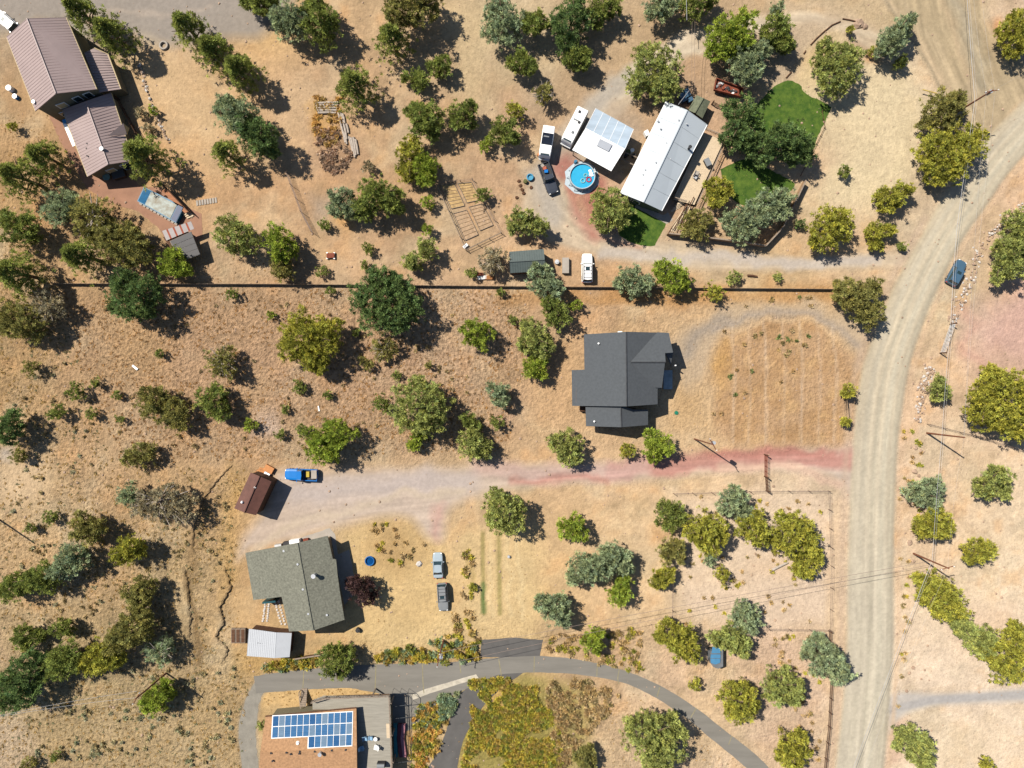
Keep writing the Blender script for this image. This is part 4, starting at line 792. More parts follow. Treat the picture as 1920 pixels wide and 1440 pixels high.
vehicle('suv', 17, 44, math.radians(140), 4.8, 1.9, 1.7, M_WHITE, 'white car at the top left corner beside the rose-roofed house', 'car', 'parked_car')
def cargo(px, py, z, size, rz, m_, lab, name='cargo_box'): p = P(px, py, z); return B().box((p.x, p.y, z + size[2] / 2), size, rz).build(name, m_, None, lab, 'cargo')
cargo(590, 889, .72, (.9, 1.4, .5), 0, M_CONC, 'grey crate in the back of the blue pickup bed'); cargo(578, 889, .72, (.5, .9, .35), 0, mat('yellow_plastic', tone(225, 195, 60), .5), 'yellow box behind the cab of the blue pickup')
cargo(1021, 316, .72, (.6, .5, .3), .3, M_RED, 'red-orange bag in the charcoal pickup bed', 'cargo_bag'); cargo(1024, 322, .72, (.6, .5, .35), .1, M_BLUEP, 'blue bag in the charcoal pickup bed', 'cargo_bag'); cargo(1017, 311, .72, (.5, .5, .25), .6, M_CONC, 'pale sack at the tailgate of the charcoal pickup', 'cargo_bag')
# travel trailer and truck-camper
def trailer(px, py, ang, L, W_, H, lab, solar, name):
    p = P(px, py, H * .5); r = empty(name, (p.x, p.y, 0), lab, 'trailer', rz=ang); hl, hw = L / 2, W_ / 2
    g = B(); ch = .18
    vs = []
    for x, k, zt in ((-hl, .97, H - .12), (-hl + .15, 1, H), (hl - .7, 1, H), (hl - .12, .97, H - .35), (hl, .94, H - .8)):
        for u, z in ((-1, .5), (-1, zt - ch), (-.9, zt), (.9, zt), (1, zt - ch), (1, .5)): vs.append((x, u * hw * k, z))
    g.add(vs, [(i * 6 + j, (i + 1) * 6 + j, (i + 1) * 6 + (j + 1) % 6, i * 6 + (j + 1) % 6) for i in range(4) for j in range(6)] + [tuple(range(6))[::-1], tuple(range(24, 30))]); g.build('body', M_WHITE, r, local=True)
    if solar:
        B().box((-.05 * L, 0, H + .05), (1.9, 1.75, .06)).build('solar_panel', mat('black_solar', tone(40, 48, 62), .15, var=.1), r, local=True)
    else:
        for x, y in ((-.36, -.15), (.22, .1), (-.1, .2)): B().box((x * L, y * W_, H + .07), (.42, .36, .14)).build('roof_vent', M_GREYP if x > 0 else M_BLACK, r, local=True)
    B().box((-.12 * L, -.1 * W_, H + .06), (.2, .9, .12)).build('roof_rail', M_GREYP, r, local=True)
    B().box((hl - .3, 0, H - .35), (.3, W_ * .7, .3)).build('front_window', M_GLASS, r, local=True); B().box((hl + .12, 0, .65), (.3, W_ * .9, .2)).build('bumper', M_STEEL, r, local=True)
    for s in (-1, 1):
        for x in (-.15, .02): B().tube([(x * L, s * (hw - .3), .34), (x * L, s * (hw - .02), .34)], .34, 12).build('wheel', M_BLACK, r, local=True)
        B().box((-.1 * L, s * (hw + .01), 1.7), (1.2, .04, .5)).build('side_window', M_GLASS, r, local=True)
    return r
trailer(1077, 239, math.radians(-117), 6.1, 2.05, 2.6, 'white travel trailer with roof vents beside the square carport', False, 'travel_trailer')
trailer(1025, 268, math.radians(-99), 5.0, 2.0, 2.4, 'white camper with a black solar panel on its roof behind the charcoal pickup', True, 'camper_trailer')
p = P(1010, 292); B().cyl((p.x, p.y, 0), .25, .7, 10).box((p.x + .9, p.y - .6, .4), (.7, .4, .8), .2).build('gas_bottles', mat('orange_paint', tone(225, 130, 40), .6), None, 'orange gas bottles at the rear of the solar-panel camper', 'gas bottle')
# rusty utility trailer full of scrap
ut = empty('scrap_trailer', P(1366, 165), 'rusty open trailer full of scrap beside the bright green juniper', 'trailer'); cr = [P(1342,149,.7), P(1392,168,.7), P(1388,183,.7), P(1338,170,.7)]
B().slab(cr, .15).build('trailer_bed', M_RUST, ut)
for a, c in zip(cr, cr[1:] + cr[:1]): m = (a + c) / 2; B().box((m.x, m.y, .95), ((c - a).length, .1, .6), math.atan2(c.y - a.y, c.x - a.x)).build('side_panel', M_RUST, ut)
for p in (P(1352,178), P(1378,160)): B().tube([(p.x, p.y - .2, .3), (p.x + .1, p.y + .1, .3)], .32, 12).build('wheel', M_BLACK, ut)
rg = random.Random(4)
for i in range(16):
    u, v = rg.uniform(.05, .92), rg.uniform(.15, .85); p = cr[0].lerp(cr[1], u).lerp(cr[3].lerp(cr[2], u), v)
    B().rock((p.x, p.y, .7), rg.uniform(.2, .4), rg, .9).build('scrap_lump', (M_STEEL, M_BLACK, M_WHITE, M_RUST, M_BLACK)[i % 5], None, 'lump of scrap lying in the rusty open trailer', 'scrap', 'scrap in the rusty trailer')
# picnic table, dark mat and chairs on the decks
p = P(1325, 306, .7); g = empty('grill', (p.x, p.y, .6), 'dark grill table near the outer rail of the pale deck', 'grill'); B().box((p.x, p.y, 1.35), (1.3, .9, .1), -1.1).build('lid', M_GREYP, g); B().box((p.x, p.y, 1.0), (1.2, .8, .6), -1.1).build('cabinet', M_BLACK, g)
def chair(px, py, z, rz, m_, lab, group=None, s=1.0):
    p = P(px, py, z); r = empty('deck_chair', (p.x, p.y, z), lab, 'chair', group, rz)
    B().box((0, 0, .4), (.6 * s, .6 * s, .07)).build('seat', m_, r, local=True); B().add([(-.34, -.3, .42), (-.34, .3, .42), (-.5, .28, 1.0), (-.5, -.28, 1.0), (-.4, -.3, .42), (-.4, .3, .42), (-.56, .28, 1.0), (-.56, -.28, 1.0)], [(0, 1, 2, 3), (7, 6, 5, 4), (0, 3, 7, 4), (1, 5, 6, 2), (3, 2, 6, 7), (0, 4, 5, 1)]).build('backrest', m_, r, local=True)
    for s1 in (-1, 1):
        B().box((0, s1 * .33, .62), (.62, .1, .05)).build('armrest', m_, r, local=True)
        for s0 in (-1, 1): B().box((s0 * .26, s1 * .3, .2), (.06, .06, .4)).build('leg', m_, r, local=True)
M_CHB = mat('blue_white_plastic', tone(170, 215, 250), .5, var=.03)
chair(685, 1383, 3.0, -1.4, M_CHB, 'leftmost of the two chairs side by side on the grey deck'); chair(695.5, 1382, 3.0, -1.6, M_CHB, 'chair between its twin and the small round table on the grey deck'); chair(680, 1400, 3.0, .3, M_CHB, 'lone chair near the house wall on the grey deck'); chair(706, 1398, 3.0, 2.8, M_WHITE, 'sunlit white chair on the grey deck')
p = P(705, 1383, 3.0); B().cyl((p.x, p.y, 3.0), .06, .5, 8).cyl((p.x, p.y, 3.5), .32, .05, 16).build('side_table', M_WHITE, None, 'small round white table on the grey deck', 'table')
p = P(716, 1430, 3.0); g = empty('barbecue', (p.x, p.y, 3.0), 'dark covered barbecue at the south end of the grey deck', 'grill'); B().box((p.x, p.y, 3.45), (1.3, .7, .9)).build('cabinet', M_BLACK, g); B().tube([(p.x - .6, p.y, 3.95), (p.x + .6, p.y, 3.95)], .32, 10).build('hood', M_GREYP, g)
chair(1305, 325, .6, 1.2, M_CONC, 'pale chair on the sunlit part of the pale deck'); chair(1303, 333, .6, -.6, M_STEEL, 'grey folded chair next to the pale chair on the pale deck')

# ------------------------------------------------------------------ logs, lumber, stones, odds and ends
M_LOG = mat('weathered_log', tone(212, 198, 184), .95, var=.14, scale=3)
def log(a, c, r, lab, group, m_=None, z=None, name='log'):
    a, c = P(*a), P(*c); z = r if z is None else z; a.z = c.z = z; mid = (a + c) / 2 + Vector((.04, .05, .02))
    B().tube([a, mid, c], [r, r * .95, r * .8], 8).build(name, m_ or M_LOG, None, lab, 'log', group)
gl = 'weathered logs lying in a bent row'
for i in range(5): log((592 + i * 1.2, 195 + i * 4.4), (635 - i, 193 + i * 4.9), .22, ('topmost', 'second', 'third', 'fourth', 'lowest')[i] + ' of the five logs lying crosswise at the top of the log row', gl)
for w_, (a, c) in zip(('first', 'second', 'third', 'fourth', 'fifth', 'sixth', 'seventh'), (((635,212),(641,240)), ((639,211),(646,237)), ((643,214),(647,232)), ((641,238),(648,268)), ((646,236),(651,262)), ((650,233),(654,250)), ((645,248),(651,271)))): log(a, c, .2, w_ + ' log, counted downwards, of the middle stretch of the log row', gl)
for w_, (a, c) in zip(('leftmost', 'second', 'third', 'rightmost', 'lowest short'), (((655,257),(662,285)), ((659,259),(665,290)), ((663,258),(668,292)), ((667,262),(672,290)), ((661,272),(666,296)))): log(a, c, .2, w_ + ' of the five logs at the lower end of the log row', gl)
log((1447,1068),(1476,1054),.22,"pale fallen log left of the large yellow-green juniper",None) #log((1447,1068),(1476,1054),.22,'pale fallen log left of the large yellow-green juniper',None)
log((1401,517),(1419,519),.2,'dark log lying on dirt near the top fence',None,M_DWOOD)
M_LUM = mat('new_lumber', tone(232, 160, 100), .8, var=.1, scale=2)
rg = random.Random(9)
for i in range(9):
    a = P(476 + i * 1.5, 888 - i * 1.4); c = P(503 + i * 1.2, 897 - i * 1.9); m = (a + c) / 2; B().box((m.x, m.y, .15 + .06 * (i % 3)), ((c - a).length, .16, .12), math.atan2(c.y - a.y, c.x - a.x) + rg.uniform(-.08, .08)).build('lumber', M_LUM, None, 'loose orange-brown board in the lumber heap beside the brown shed', 'lumber', 'boards in the lumber heap')
for x, y, s in ((506,879,1.1), (502,889,.7)): p = P(x, y); B().box((p.x, p.y, .3), (s * 1.4, s, .6), -.5).build('wooden_crate', M_LUM if s > 1 else M_WHITE, None, 'open wooden crate on the lumber heap' if s > 1 else 'small white box on the lumber heap', 'crate')
for i, x in enumerate((440, 449, 458)): p = P(x, 1190); g = empty('planter_box', (p.x, p.y, 0), ('raised planter box furthest from the white patio cover', 'middle raised planter box of three', 'raised planter box closest to the white patio cover')[i], 'planter', 'raised planter boxes'); B().box((p.x, p.y, .3), (.75, 2.4, .6)).build('frame', M_WOOD, g); B().box((p.x, p.y, .62), (.55, 2.2, .06)).build('soil', M_DWOOD, g)
for i in range(8): p = P(370 + i * 5, 381 - i * .8); B().box((p.x, p.y, .05), (.32, .9, .1), .1).build('stepping_slab', M_CONC, None, 'grey stepping slab in the row leading from the timber stairs', 'paving slab', 'stepping slabs by the timber stairs')
M_WSTONE = mat('white_stone', tone(238, 230, 222), .9, var=.06)
rg = random.Random(12)
for (x0, y0), (x1, y1), lab in (((502,1128),(497,1164),'rounded white stone in the left curved garden edging'), ((520,1128),(531,1170),'rounded white stone in the right curved garden edging')):
    for i in range(9):
        for s in (-1, 1):
            t = i / 8; p = P(x0 + (x1 - x0) * t + s * 3.6 + rg.uniform(-.6, .6), y0 + (y1 - y0) * t + rg.uniform(-.8, .8)); B().rock((p.x, p.y, 0), .22, rg).build('edging_stone', M_WSTONE, None, lab, 'stone', 'white garden edging stones')
p = P(308, 86); B().ring((p.x, p.y, .18), .62, .2, 24, 6).build('tyre_planter', M_CONC, None, 'pale ring planter on the gravel near the pines', 'planter')
p = P(1268, 774); B().cyl((p.x, p.y, 0), .33, .12, 16).build('septic_lid', mat('green_plastic', tone(20, 140, 110), .5), None, 'round green lid on dry grass near the charcoal-roofed house', 'lid')
p = P(786, 1057); B().rock((p.x, p.y, 0), .6).build('boulder', M_WSTONE, None, 'pale boulder on dry grass left of the silver sedan', 'boulder')
for x, y, r_ in ((1612-2,45,.9),(1621,50,.6),(1715,884,.5),(1722,892,.35),(1716,840,.4),(1726,845,.3),(1706,1018,.5),(1712,1052,.4),(1725,950,.3),(1700,1296,.3),(1712,1252,.4),(1705,1262,.3),(1162,1196,.35),(1880,1350,.1)): p = P(x, y); B().rock((p.x, p.y, 0), r_).build('boulder', M_ROCK, None, 'pale boulder lying singly on dry ground', 'boulder', 'loose pale boulders')
p = P(254, 689); B().box((p.x, p.y, .1), (1.1, .35, .2), -.7).build('white_board', M_WHITE, None, 'white board lying on the dry hillside left of the lot', 'board'); p = P(598, 766); B().box((p.x, p.y, .1), (.2, .9, .12), .2).build('white_board', M_WHITE, None, 'short white board among small shrubs in the lot', 'board')
g = empty('red_table', P(621, 480), 'red slab on white blocks standing on bare dirt', 'table'); p = P(621, 480); B().box((p.x, p.y, .45), (1.3, .8, .1), .05).build('table_top', M_RUST, g)
for a in (-.5, .5):
    for c in (-.35, .35): B().box((p.x + a * 1.2, p.y + c * 1.3, .2), (.25, .2, .4)).build('block', M_WHITE, g)
for x, y, m_, lab, s in ((22,168,M_WHITE,'white tank beside the rose-roofed house',.5),(32,183,M_BLUEP,'small blue barrel below the white tank',.4),(672,1180,M_BLACK,'black bin on dry ground below the grey-green house',.4),(985,341,M_OLV,'olive barrel near the small blue tub',.35),(1044,492,M_STEEL,'shiny steel barrel beside the dark green shed',.4),(954,1043,M_STEEL,'small steel box on the mown strip',.25),(1298,372,M_RUST,'x',0),(1040,1146,M_WHITE,'x',0)):
    if s: p = P(x, y); B().cyl((p.x, p.y, 0), s, s * 1.6, 14, s * .95).cyl((p.x, p.y, s * 1.6), s * .5, .08, 10).build('barrel', m_, None, lab, 'barrel')
for i, (x, y, rz, c_) in enumerate(((899,515,0,M_RUST),(918,521,0,M_LUM),(904,521,.1,M_WHITE))):
    p = P(x, y); g = B(); [g.box((p.x, p.y + k * .16 - .24, .2), (1.5, .1, .4), rz) for k in range(4)]; g.build('pallet', c_, None, ('rusty pallet left of the grey shrub by the fence', 'orange wooden pallet beside the fence', 'white pallet between the rusty and orange pallets')[i], 'pallet')
for i, (x, y) in enumerate(((1281,190), (1287,181), (1276,183), (1292,190), (1285,174))): p = P(x, y); B().box((p.x, p.y, .45), (.9, .7, .9), .5).build('storage_bin', M_NAVY, None, 'dark blue bin in the cluster north of the white-roofed home', 'bin', 'dark blue bins north of the home')
g = B().box((P(1060,499).x, P(1060,499).y, .4), (1.1, 2.6, .8)); g.build('utility_box', M_CONC, None, 'pale rectangular box right of the dark green shed', 'box')
for i, (x, y) in enumerate(((973,340),(976,348),(979,356),(982,363),(996,352),(969,371))): p = P(x, y); B().rock((p.x, p.y, 0), .35, rg).build('firewood_lump', M_DWOOD, None, 'dark stump piece lying on dirt left of the charcoal pickup', 'stump', 'stump pieces near the charcoal pickup')

# ------------------------------------------------------------------ dry-stone wall along the road
swr = smooth([(1935,370),(1905,395),(1870,425),(1842,462),(1820,520),(1800,570),(1785,610)], 10) ; sw2 = smooth([(1748,690),(1735,715),(1727,745),(1722,790)], 8)
STONES = []
for j in range(6):
    me_b = B().rock((0, 0, 0), .3, random.Random(j)); me = bpy.data.meshes.new('stone'); me.from_pydata([tuple(v) for v in me_b.v], [], me_b.f); me.materials.append(M_ROCK if j % 5 else M_WSTONE); STONES.append(me)
def stone_wall(pts, n, wid, lab, seed):
    rg = random.Random(seed); r = empty('stone_wall', P(*pts[len(pts) // 2]), lab, 'wall'); o0 = r.location
    for i in range(n):
        t = rg.random() * (len(pts) - 1.01); k = int(t); a = P(*pts[k]).lerp(P(*pts[k + 1]), t - k); ox = rg.gauss(0, wid); d = P(*pts[k + 1]) - P(*pts[k]); d.normalize()
        o = bpy.data.objects.new('stone', rg.choice(STONES)); sc.collection.objects.link(o); o.parent = r; o.location = Vector((a.x - d.y * ox, a.y + d.x * ox, rg.uniform(-.02, .22) if abs(ox) < wid else 0)) - o0
        s = rg.uniform(.35, .95); o.scale = (s, s * rg.uniform(.6, 1), s); o.rotation_euler = (0, 0, rg.uniform(0, 6))
stone_wall(swr, 298, .45, 'long tumbled dry-stone wall curving along the gravel road past the dark blue car', 1); stone_wall(sw2, 170, .45, 'short tumbled stone wall ending near the leaning power poles', 2)
stone_wall(smooth([(262,120),(275,165),(292,215),(318,268)], 6), 110, .14, 'thin stone kerb bounding the bare strip beside the rose-roofed house', 5)

# ------------------------------------------------------------------ utility poles, wires, gates and fences
POLES = {}
def pole(key, base, H, lab, arm=None, trans=False, lamp=False, r=.16):
    b0 = P(*base); g = empty('utility_pole', b0, lab, 'utility pole'); B().tube([b0, b0 + Vector((0, 0, H))], [r, r * .65], 10).build('pole', M_POLE, g); POLES[key] = (b0, H)
    if arm is not None:
        u = Vector((math.cos(arm), math.sin(arm), 0)); top = b0 + Vector((0, 0, H - .4)); B().tube([top - u * 1.1, top + u * 1.1], .07, 4).build('crossarm', M_POLE, g)
        for s in (-1, 0, 1): q = top + u * s; B().cyl((q.x, q.y, q.z + .07), .07, .22, 8, .05).build('insulator', M_WHITE, g)
    if trans: B().cyl((b0.x + .35, b0.y + .2, H - 1.9), .28, 1.0, 12).build('transformer', M_STEEL, g)
pole('a', (1790,213), 9.2, 'tall utility pole with a transformer at the road junction', math.radians(10), True)
pole('b', (1738,812), 9.6, 'bare utility pole standing beside the end of the stone wall'); pole('c', (1713,1038), 9.3, 'utility pole between two junipers on the right side of the gravel road', math.radians(15))
pole('d', (832,1200), 8.8, 'utility pole with a white transformer beside the asphalt driveway', math.radians(80), True); pole('e', (312,1262), 9.5, 'dark utility pole on the lower left hillside', math.radians(60)); pole('f', (1302,823), 11, 'pole with a grey transformer at the south edge of the lot', math.radians(-60), True, r=.13)
pole('g', (0,975), 9, 'utility pole at the left edge of the hillside')
def wire(a, c, sag, lab, grp, r=.028, m_=M_WIRE, n=24):
    pts = [a.lerp(c, i / n) - Vector((0, 0, sag * 4 * (i / n) * (1 - i / n))) for i in range(n + 1)]; return B().tube(pts, r, 4).build('power_line', m_, None, lab, 'power line', grp)
def at(key, f, dx=0, dy=0): b0, H = POLES[key]; return Vector((b0.x + dx, b0.y + dy, H * f))
gw = 'overhead lines along the gravel road'
far_n = P(1810, -60, 5.0); wires = [far_n, P(1828,190,5.2), P(1794,430,4.8), P(1783,600,5.4), P(1766,820,4.2), P(1748,1050,5.0), P(1600,1440,4.6), P(1540,1600,4.6)]
def run(pts, sag, lab, grp, r, m_=M_WIRE, n=14):
    out = []
    for a, c in zip(pts, pts[1:]): out += [a.lerp(c, i / n) - Vector((0, 0, sag * 4 * (i / n) * (1 - i / n))) for i in range(n)]
    return B().tube(out + [pts[-1]], r, 4).build('power_line', m_, None, lab, 'power line', grp)
run(wires, .1, 'thickest, lowest pale cable running the length of the gravel road', gw, .03)
run([q + Vector((.35, 0, 0)) for q in wires], .1, 'thin cable strung just right of the thickest cable along the gravel road', gw, .014)
run([P(1838,-60,9), at('a', .96, .6), at('b', .97), P(1820,830,9)], .5, 'rightmost of the high thin wires over the road junction', gw, .008)
run([P(1822,-60,9), at('a', .96, -.8), at('b', .99), at('c', .97), P(1560,1600,9)], .5, 'high thin wire running from the junction pole past both leaning poles', gw, .008)
run([at('a', .95), P(1990,100,9)], .5, 'high wire leaving the junction pole towards the upper right corner', gw, .008)
for o_ in (0, 2.1): wire(P(1748,1052 + o_ * 3,5.0), at('d', .6, 0, -o_), .8, ('lower' if o_ else 'upper') + ' of the two dark wires crossing the lower lots', 'dark wires over the lower lots', .028, M_WIRED)
for o_ in (0, 1.0): wire(at('e', .95, 0, o_), P(-60, 1355, 8.5), .9, ('upper' if o_ else 'lower') + ' of the two pale wires running over the lower left hillside', 'wires over the hillside', .022)
wire(P(1287,-40,6), P(1288,38,5), .1, 'pale service wire at the top edge above the junipers', None, .05)
for dx in (-.35, .1): wire(P(1302,40,5.2) + Vector((dx, 0, 0)), P(1302,170,4.2) + Vector((dx, 0, 0)), .3, ('left' if dx < 0 else 'right') + ' of the two thin service wires leading to the white-roofed home', 'service wires', .02, M_WIRED)
wire(P(1292,170,4.3), P(1272,196,4.4), .1, 'short pale service mast and wire at the north end of the white-roofed home', None, .06)
p = P(1288, 38); 
def gate(a, c, h, lab, m_=M_RUST):
    a, c = P(*a), P(*c); r = empty('farm_gate', a.lerp(c, .5), lab, 'gate')
    for k in range(5): z = .2 + k * (h - .25) / 4; B().tube([a + Vector((0, 0, z)), c + Vector((0, 0, z))], .035, 5).build('bar', m_, r)
    for t in (0, .25, .5, .75, 1): q = a.lerp(c, t); B().tube([q + Vector((0, 0, .15)), q + Vector((0, 0, h))], .04, 5).build('upright', m_, r)
    for q in (a, c): B().tube([q, q + Vector((0, 0, h + .35))], .1, 8).build('gate_post', M_DWOOD, r)
gate((1762,662), (1781,608), 1.5, 'metal farm gate between the two stone walls', M_STEEL); gate((1433,852), (1433,893), 1.5, 'rust-coloured metal gate beside the red cinder driveway'); gate((1434,893), (1436,920), 1.3, 'short wooden gate below the rust-coloured metal gate', M_DWOOD); gate((1334,196), (1357,208), 1.2, 'small brown gate beside the garden shed', M_DWOOD)
def fence(pts, sp, h, lab, kind, m_=M_DWOOD, name='fence', pr=.06, rails=3):
    r = empty(name, P(*pts[len(pts) // 2]), lab, 'fence'); q = [P(*p) for p in pts]
    for a, c in zip(q, q[1:]):
        L = (c - a).length; n = max(1, round(L / sp)); rz = math.atan2((c - a).y, (c - a).x)
        for i in range(n + (1 if c is q[-1] else 0)): p = a.lerp(c, i / n); B().tube([p, p + Vector((0, 0, h + .08))], pr, 5).build('post', m_, r)
        if kind == 'board':
            for i in range(n):
                g = B(); k = int(L / n / .16); p0, p1 = a.lerp(c, i / n), a.lerp(c, (i + 1) / n); jj = random.Random(i)
                for j in range(k): p = p0.lerp(p1, (j + .5) / k); g.box((p.x, p.y, h / 2), (.14, .03, h + jj.uniform(-.12, .06)), rz)
                g.build('board_panel', m_, r, kind='stuff')
        elif kind == 'solid':
            for i in range(n): p = a.lerp(c, (i + .5) / n); B().box((p.x, p.y, h / 2), (L / n * .96, .1, h), rz).build('panel', m_, r)
            m = a.lerp(c, .5); B().box((m.x, m.y, h + .04), (L, .22, .07), rz).build('cap_rail', M_WOOD, r)
        else:
            for k in range(rails):
                z = h * (k + .7) / rails; B().tube([a + Vector((0, 0, z)), c + Vector((0, 0, z))], .045 if kind == 'rail' else .015, 4).build('rail' if kind == 'rail' else 'wire', m_ if kind == 'rail' else M_WIRED, r)
    return r
fence([(104,533),(500,534),(960,538),(1300,541),(1640,544)], 2.44, 1.0, 'long brown board fence along the top boundary of the big lot', 'board', M_WOOD, name='board_fence')
fence([(1250,441),(1300,446),(1380,456),(1430,464),(1462,430),(1504,343)], 2.4, 1.5, 'tan solid fence around the yard beside the white-roofed home', 'solid', mat('tan_fence', tone(190, 155, 120), .85, var=.1), name='yard_fence')
fence([(1250,441),(1258,428),(1280,398),(1290,380)], 1.8, 1.1, 'low brown rail fence from the yard corner to the ramp', 'rail', name='rail_fence')
fence([(1553,1182),(1556,1280),(1552,1360),(1543,1450)], 2.6, 1.2, 'brown rail fence left of the gravel road below the round juniper', 'rail', name='rail_fence'); fence([(1262,925),(1440,920),(1552,920),(1557,1060),(1555,1182)], 3.2, 1.2, 'thin wire fence round the pale paddock', 'wire', name='wire_fence', pr=.045)
fence([(1260,1035),(1260,1180)], 3.0, 1.1, 'faint wire fence dividing the pale paddock from the dry yard', 'wire', name='wire_fence', pr=.04); fence([(1555,1180),(1440,1178),(1300,1182)], 3.2, 1.1, 'faint wire fence below the pale paddock', 'wire', name='wire_fence', pr=.04)
fence([(540,325),(568,400),(588,438)], 2.8, 1.7, 'narrow wire mesh fence crossing the bare dirt', 'wire', name='mesh_fence', rails=8, pr=.04)
fence([(818,345),(874,470),(940,438)], 2.4, 1.2, 'rail fence around two sides of the garden plot', 'rail', M_WOOD, name='garden_fence', rails=2); fence([(818,345),(886,338),(940,438)], 2.4, 1.1, 'wire fence closing the upper sides of the garden plot', 'wire', M_WOOD, name='garden_fence', rails=3)
fence([(216,170),(234,205),(262,255)], 1.8, 1.5, 'dark slatted fence beside the garage wing', 'rail', name='side_fence'); fence([(1540,210),(1545,240),(1500,330)], 1.6, .5, 'low border fence right of the green lawn', 'rail', name='border_fence', rails=1)
fence([(556,1232),(610,1224),(655,1210)], 1.8, .8, 'low timber retaining rail left of the hedge tree', 'solid', M_DWOOD, name='timber_edge')
fence([(1738,795),(1830,818),(1925,848)], 3, 1.0, 'thin wire fence below the big yellow-green juniper', 'wire', name='wire_fence', pr=.04)
# planting beds with straw inside the garden plot
M_STRAW = mat('straw_bed', tone(212, 178, 124), .95, var=.2, scale=2, bump=.06); M_STR2 = mat('pale_bed', tone(206, 174, 140), .95, var=.15, scale=2, bump=.06)
def q4(c, u0, u1, v0, v1): f = lambda u, v: P(*c[0]).lerp(P(*c[1]), u).lerp(P(*c[3]).lerp(P(*c[2]), u), v); return [f(u0, v0), f(u1, v0), f(u1, v1), f(u0, v1)]
GC = [(822,345),(886,340),(932,430),(872,458)]
for u0, u1, v0, v1, m_, lab in ((.05,.45,.02,.42,M_STRAW,'straw-yellow garden bed in the upper left of the fenced plot'),(.55,.95,.02,.38,M_STRAW,'straw-yellow garden bed in the upper right of the fenced plot'),(.05,.45,.5,.95,M_STR2,'pale furrowed garden bed in the lower left of the fenced plot'),(.55,.95,.46,.9,M_STR2,'pale furrowed garden bed in the lower right of the fenced plot')):
    c = q4(GC, u0, u1, v0, v1); g = empty('garden_bed', (sum(c, Vector()) / 4), lab, 'garden bed')
    for i in range(7): t0, t1 = (i + .12) / 7, (i + .88) / 7; B().slab([p + Vector((0, 0, .07)) for p in (c[0].lerp(c[3], t0), c[1].lerp(c[2], t0), c[1].lerp(c[2], t1), c[0].lerp(c[3], t1))], .12).build('furrow', m_, g)
    for a, d_ in zip(c, c[1:] + c[:1]): m = (a + d_) / 2; B().box((m.x, m.y, .1), ((d_ - a).length, .07, .2), math.atan2(d_.y - a.y, d_.x - a.x)).build('border_board', M_WOOD, g)
p = P(873, 462); B().box((p.x, p.y, .4), (.9, .5, .1), .7).box((p.x, p.y, .2), (.2, .2, .4), .7).build('garden_bench', M_STEEL, None, 'small grey bench at the lower corner of the garden plot', 'bench')

for pts, lab in (([(1604,40),(1592,37),(1580,35)], 'short timber edging above the pale boulders near the junction'), ([(1576,40),(1560,47),(1543,61),(1530,73),(1520,84)], 'long curved timber edging on the inner side of the dirt driveway'), ([(1511,95),(1507,101)], 'stub of timber edging below the long curved one'), ([(1474,146),(1484,135)], 'short timber edging at the top corner of the green lawn')):
    B().tube([P(*q, .12) for q in pts], .11, 6).build('timber_edging', M_DWOOD, None, lab, 'edging')
p = P(1744, 170); B().tube([P(1730,168,.9), P(1757,175,.9)], .1, 6).build('yellow_barrier', mat('yellow_barrier_paint', tone(235, 205, 110), .6), None, 'pale yellow barrier pole beside the olive tree at the junction', 'barrier')
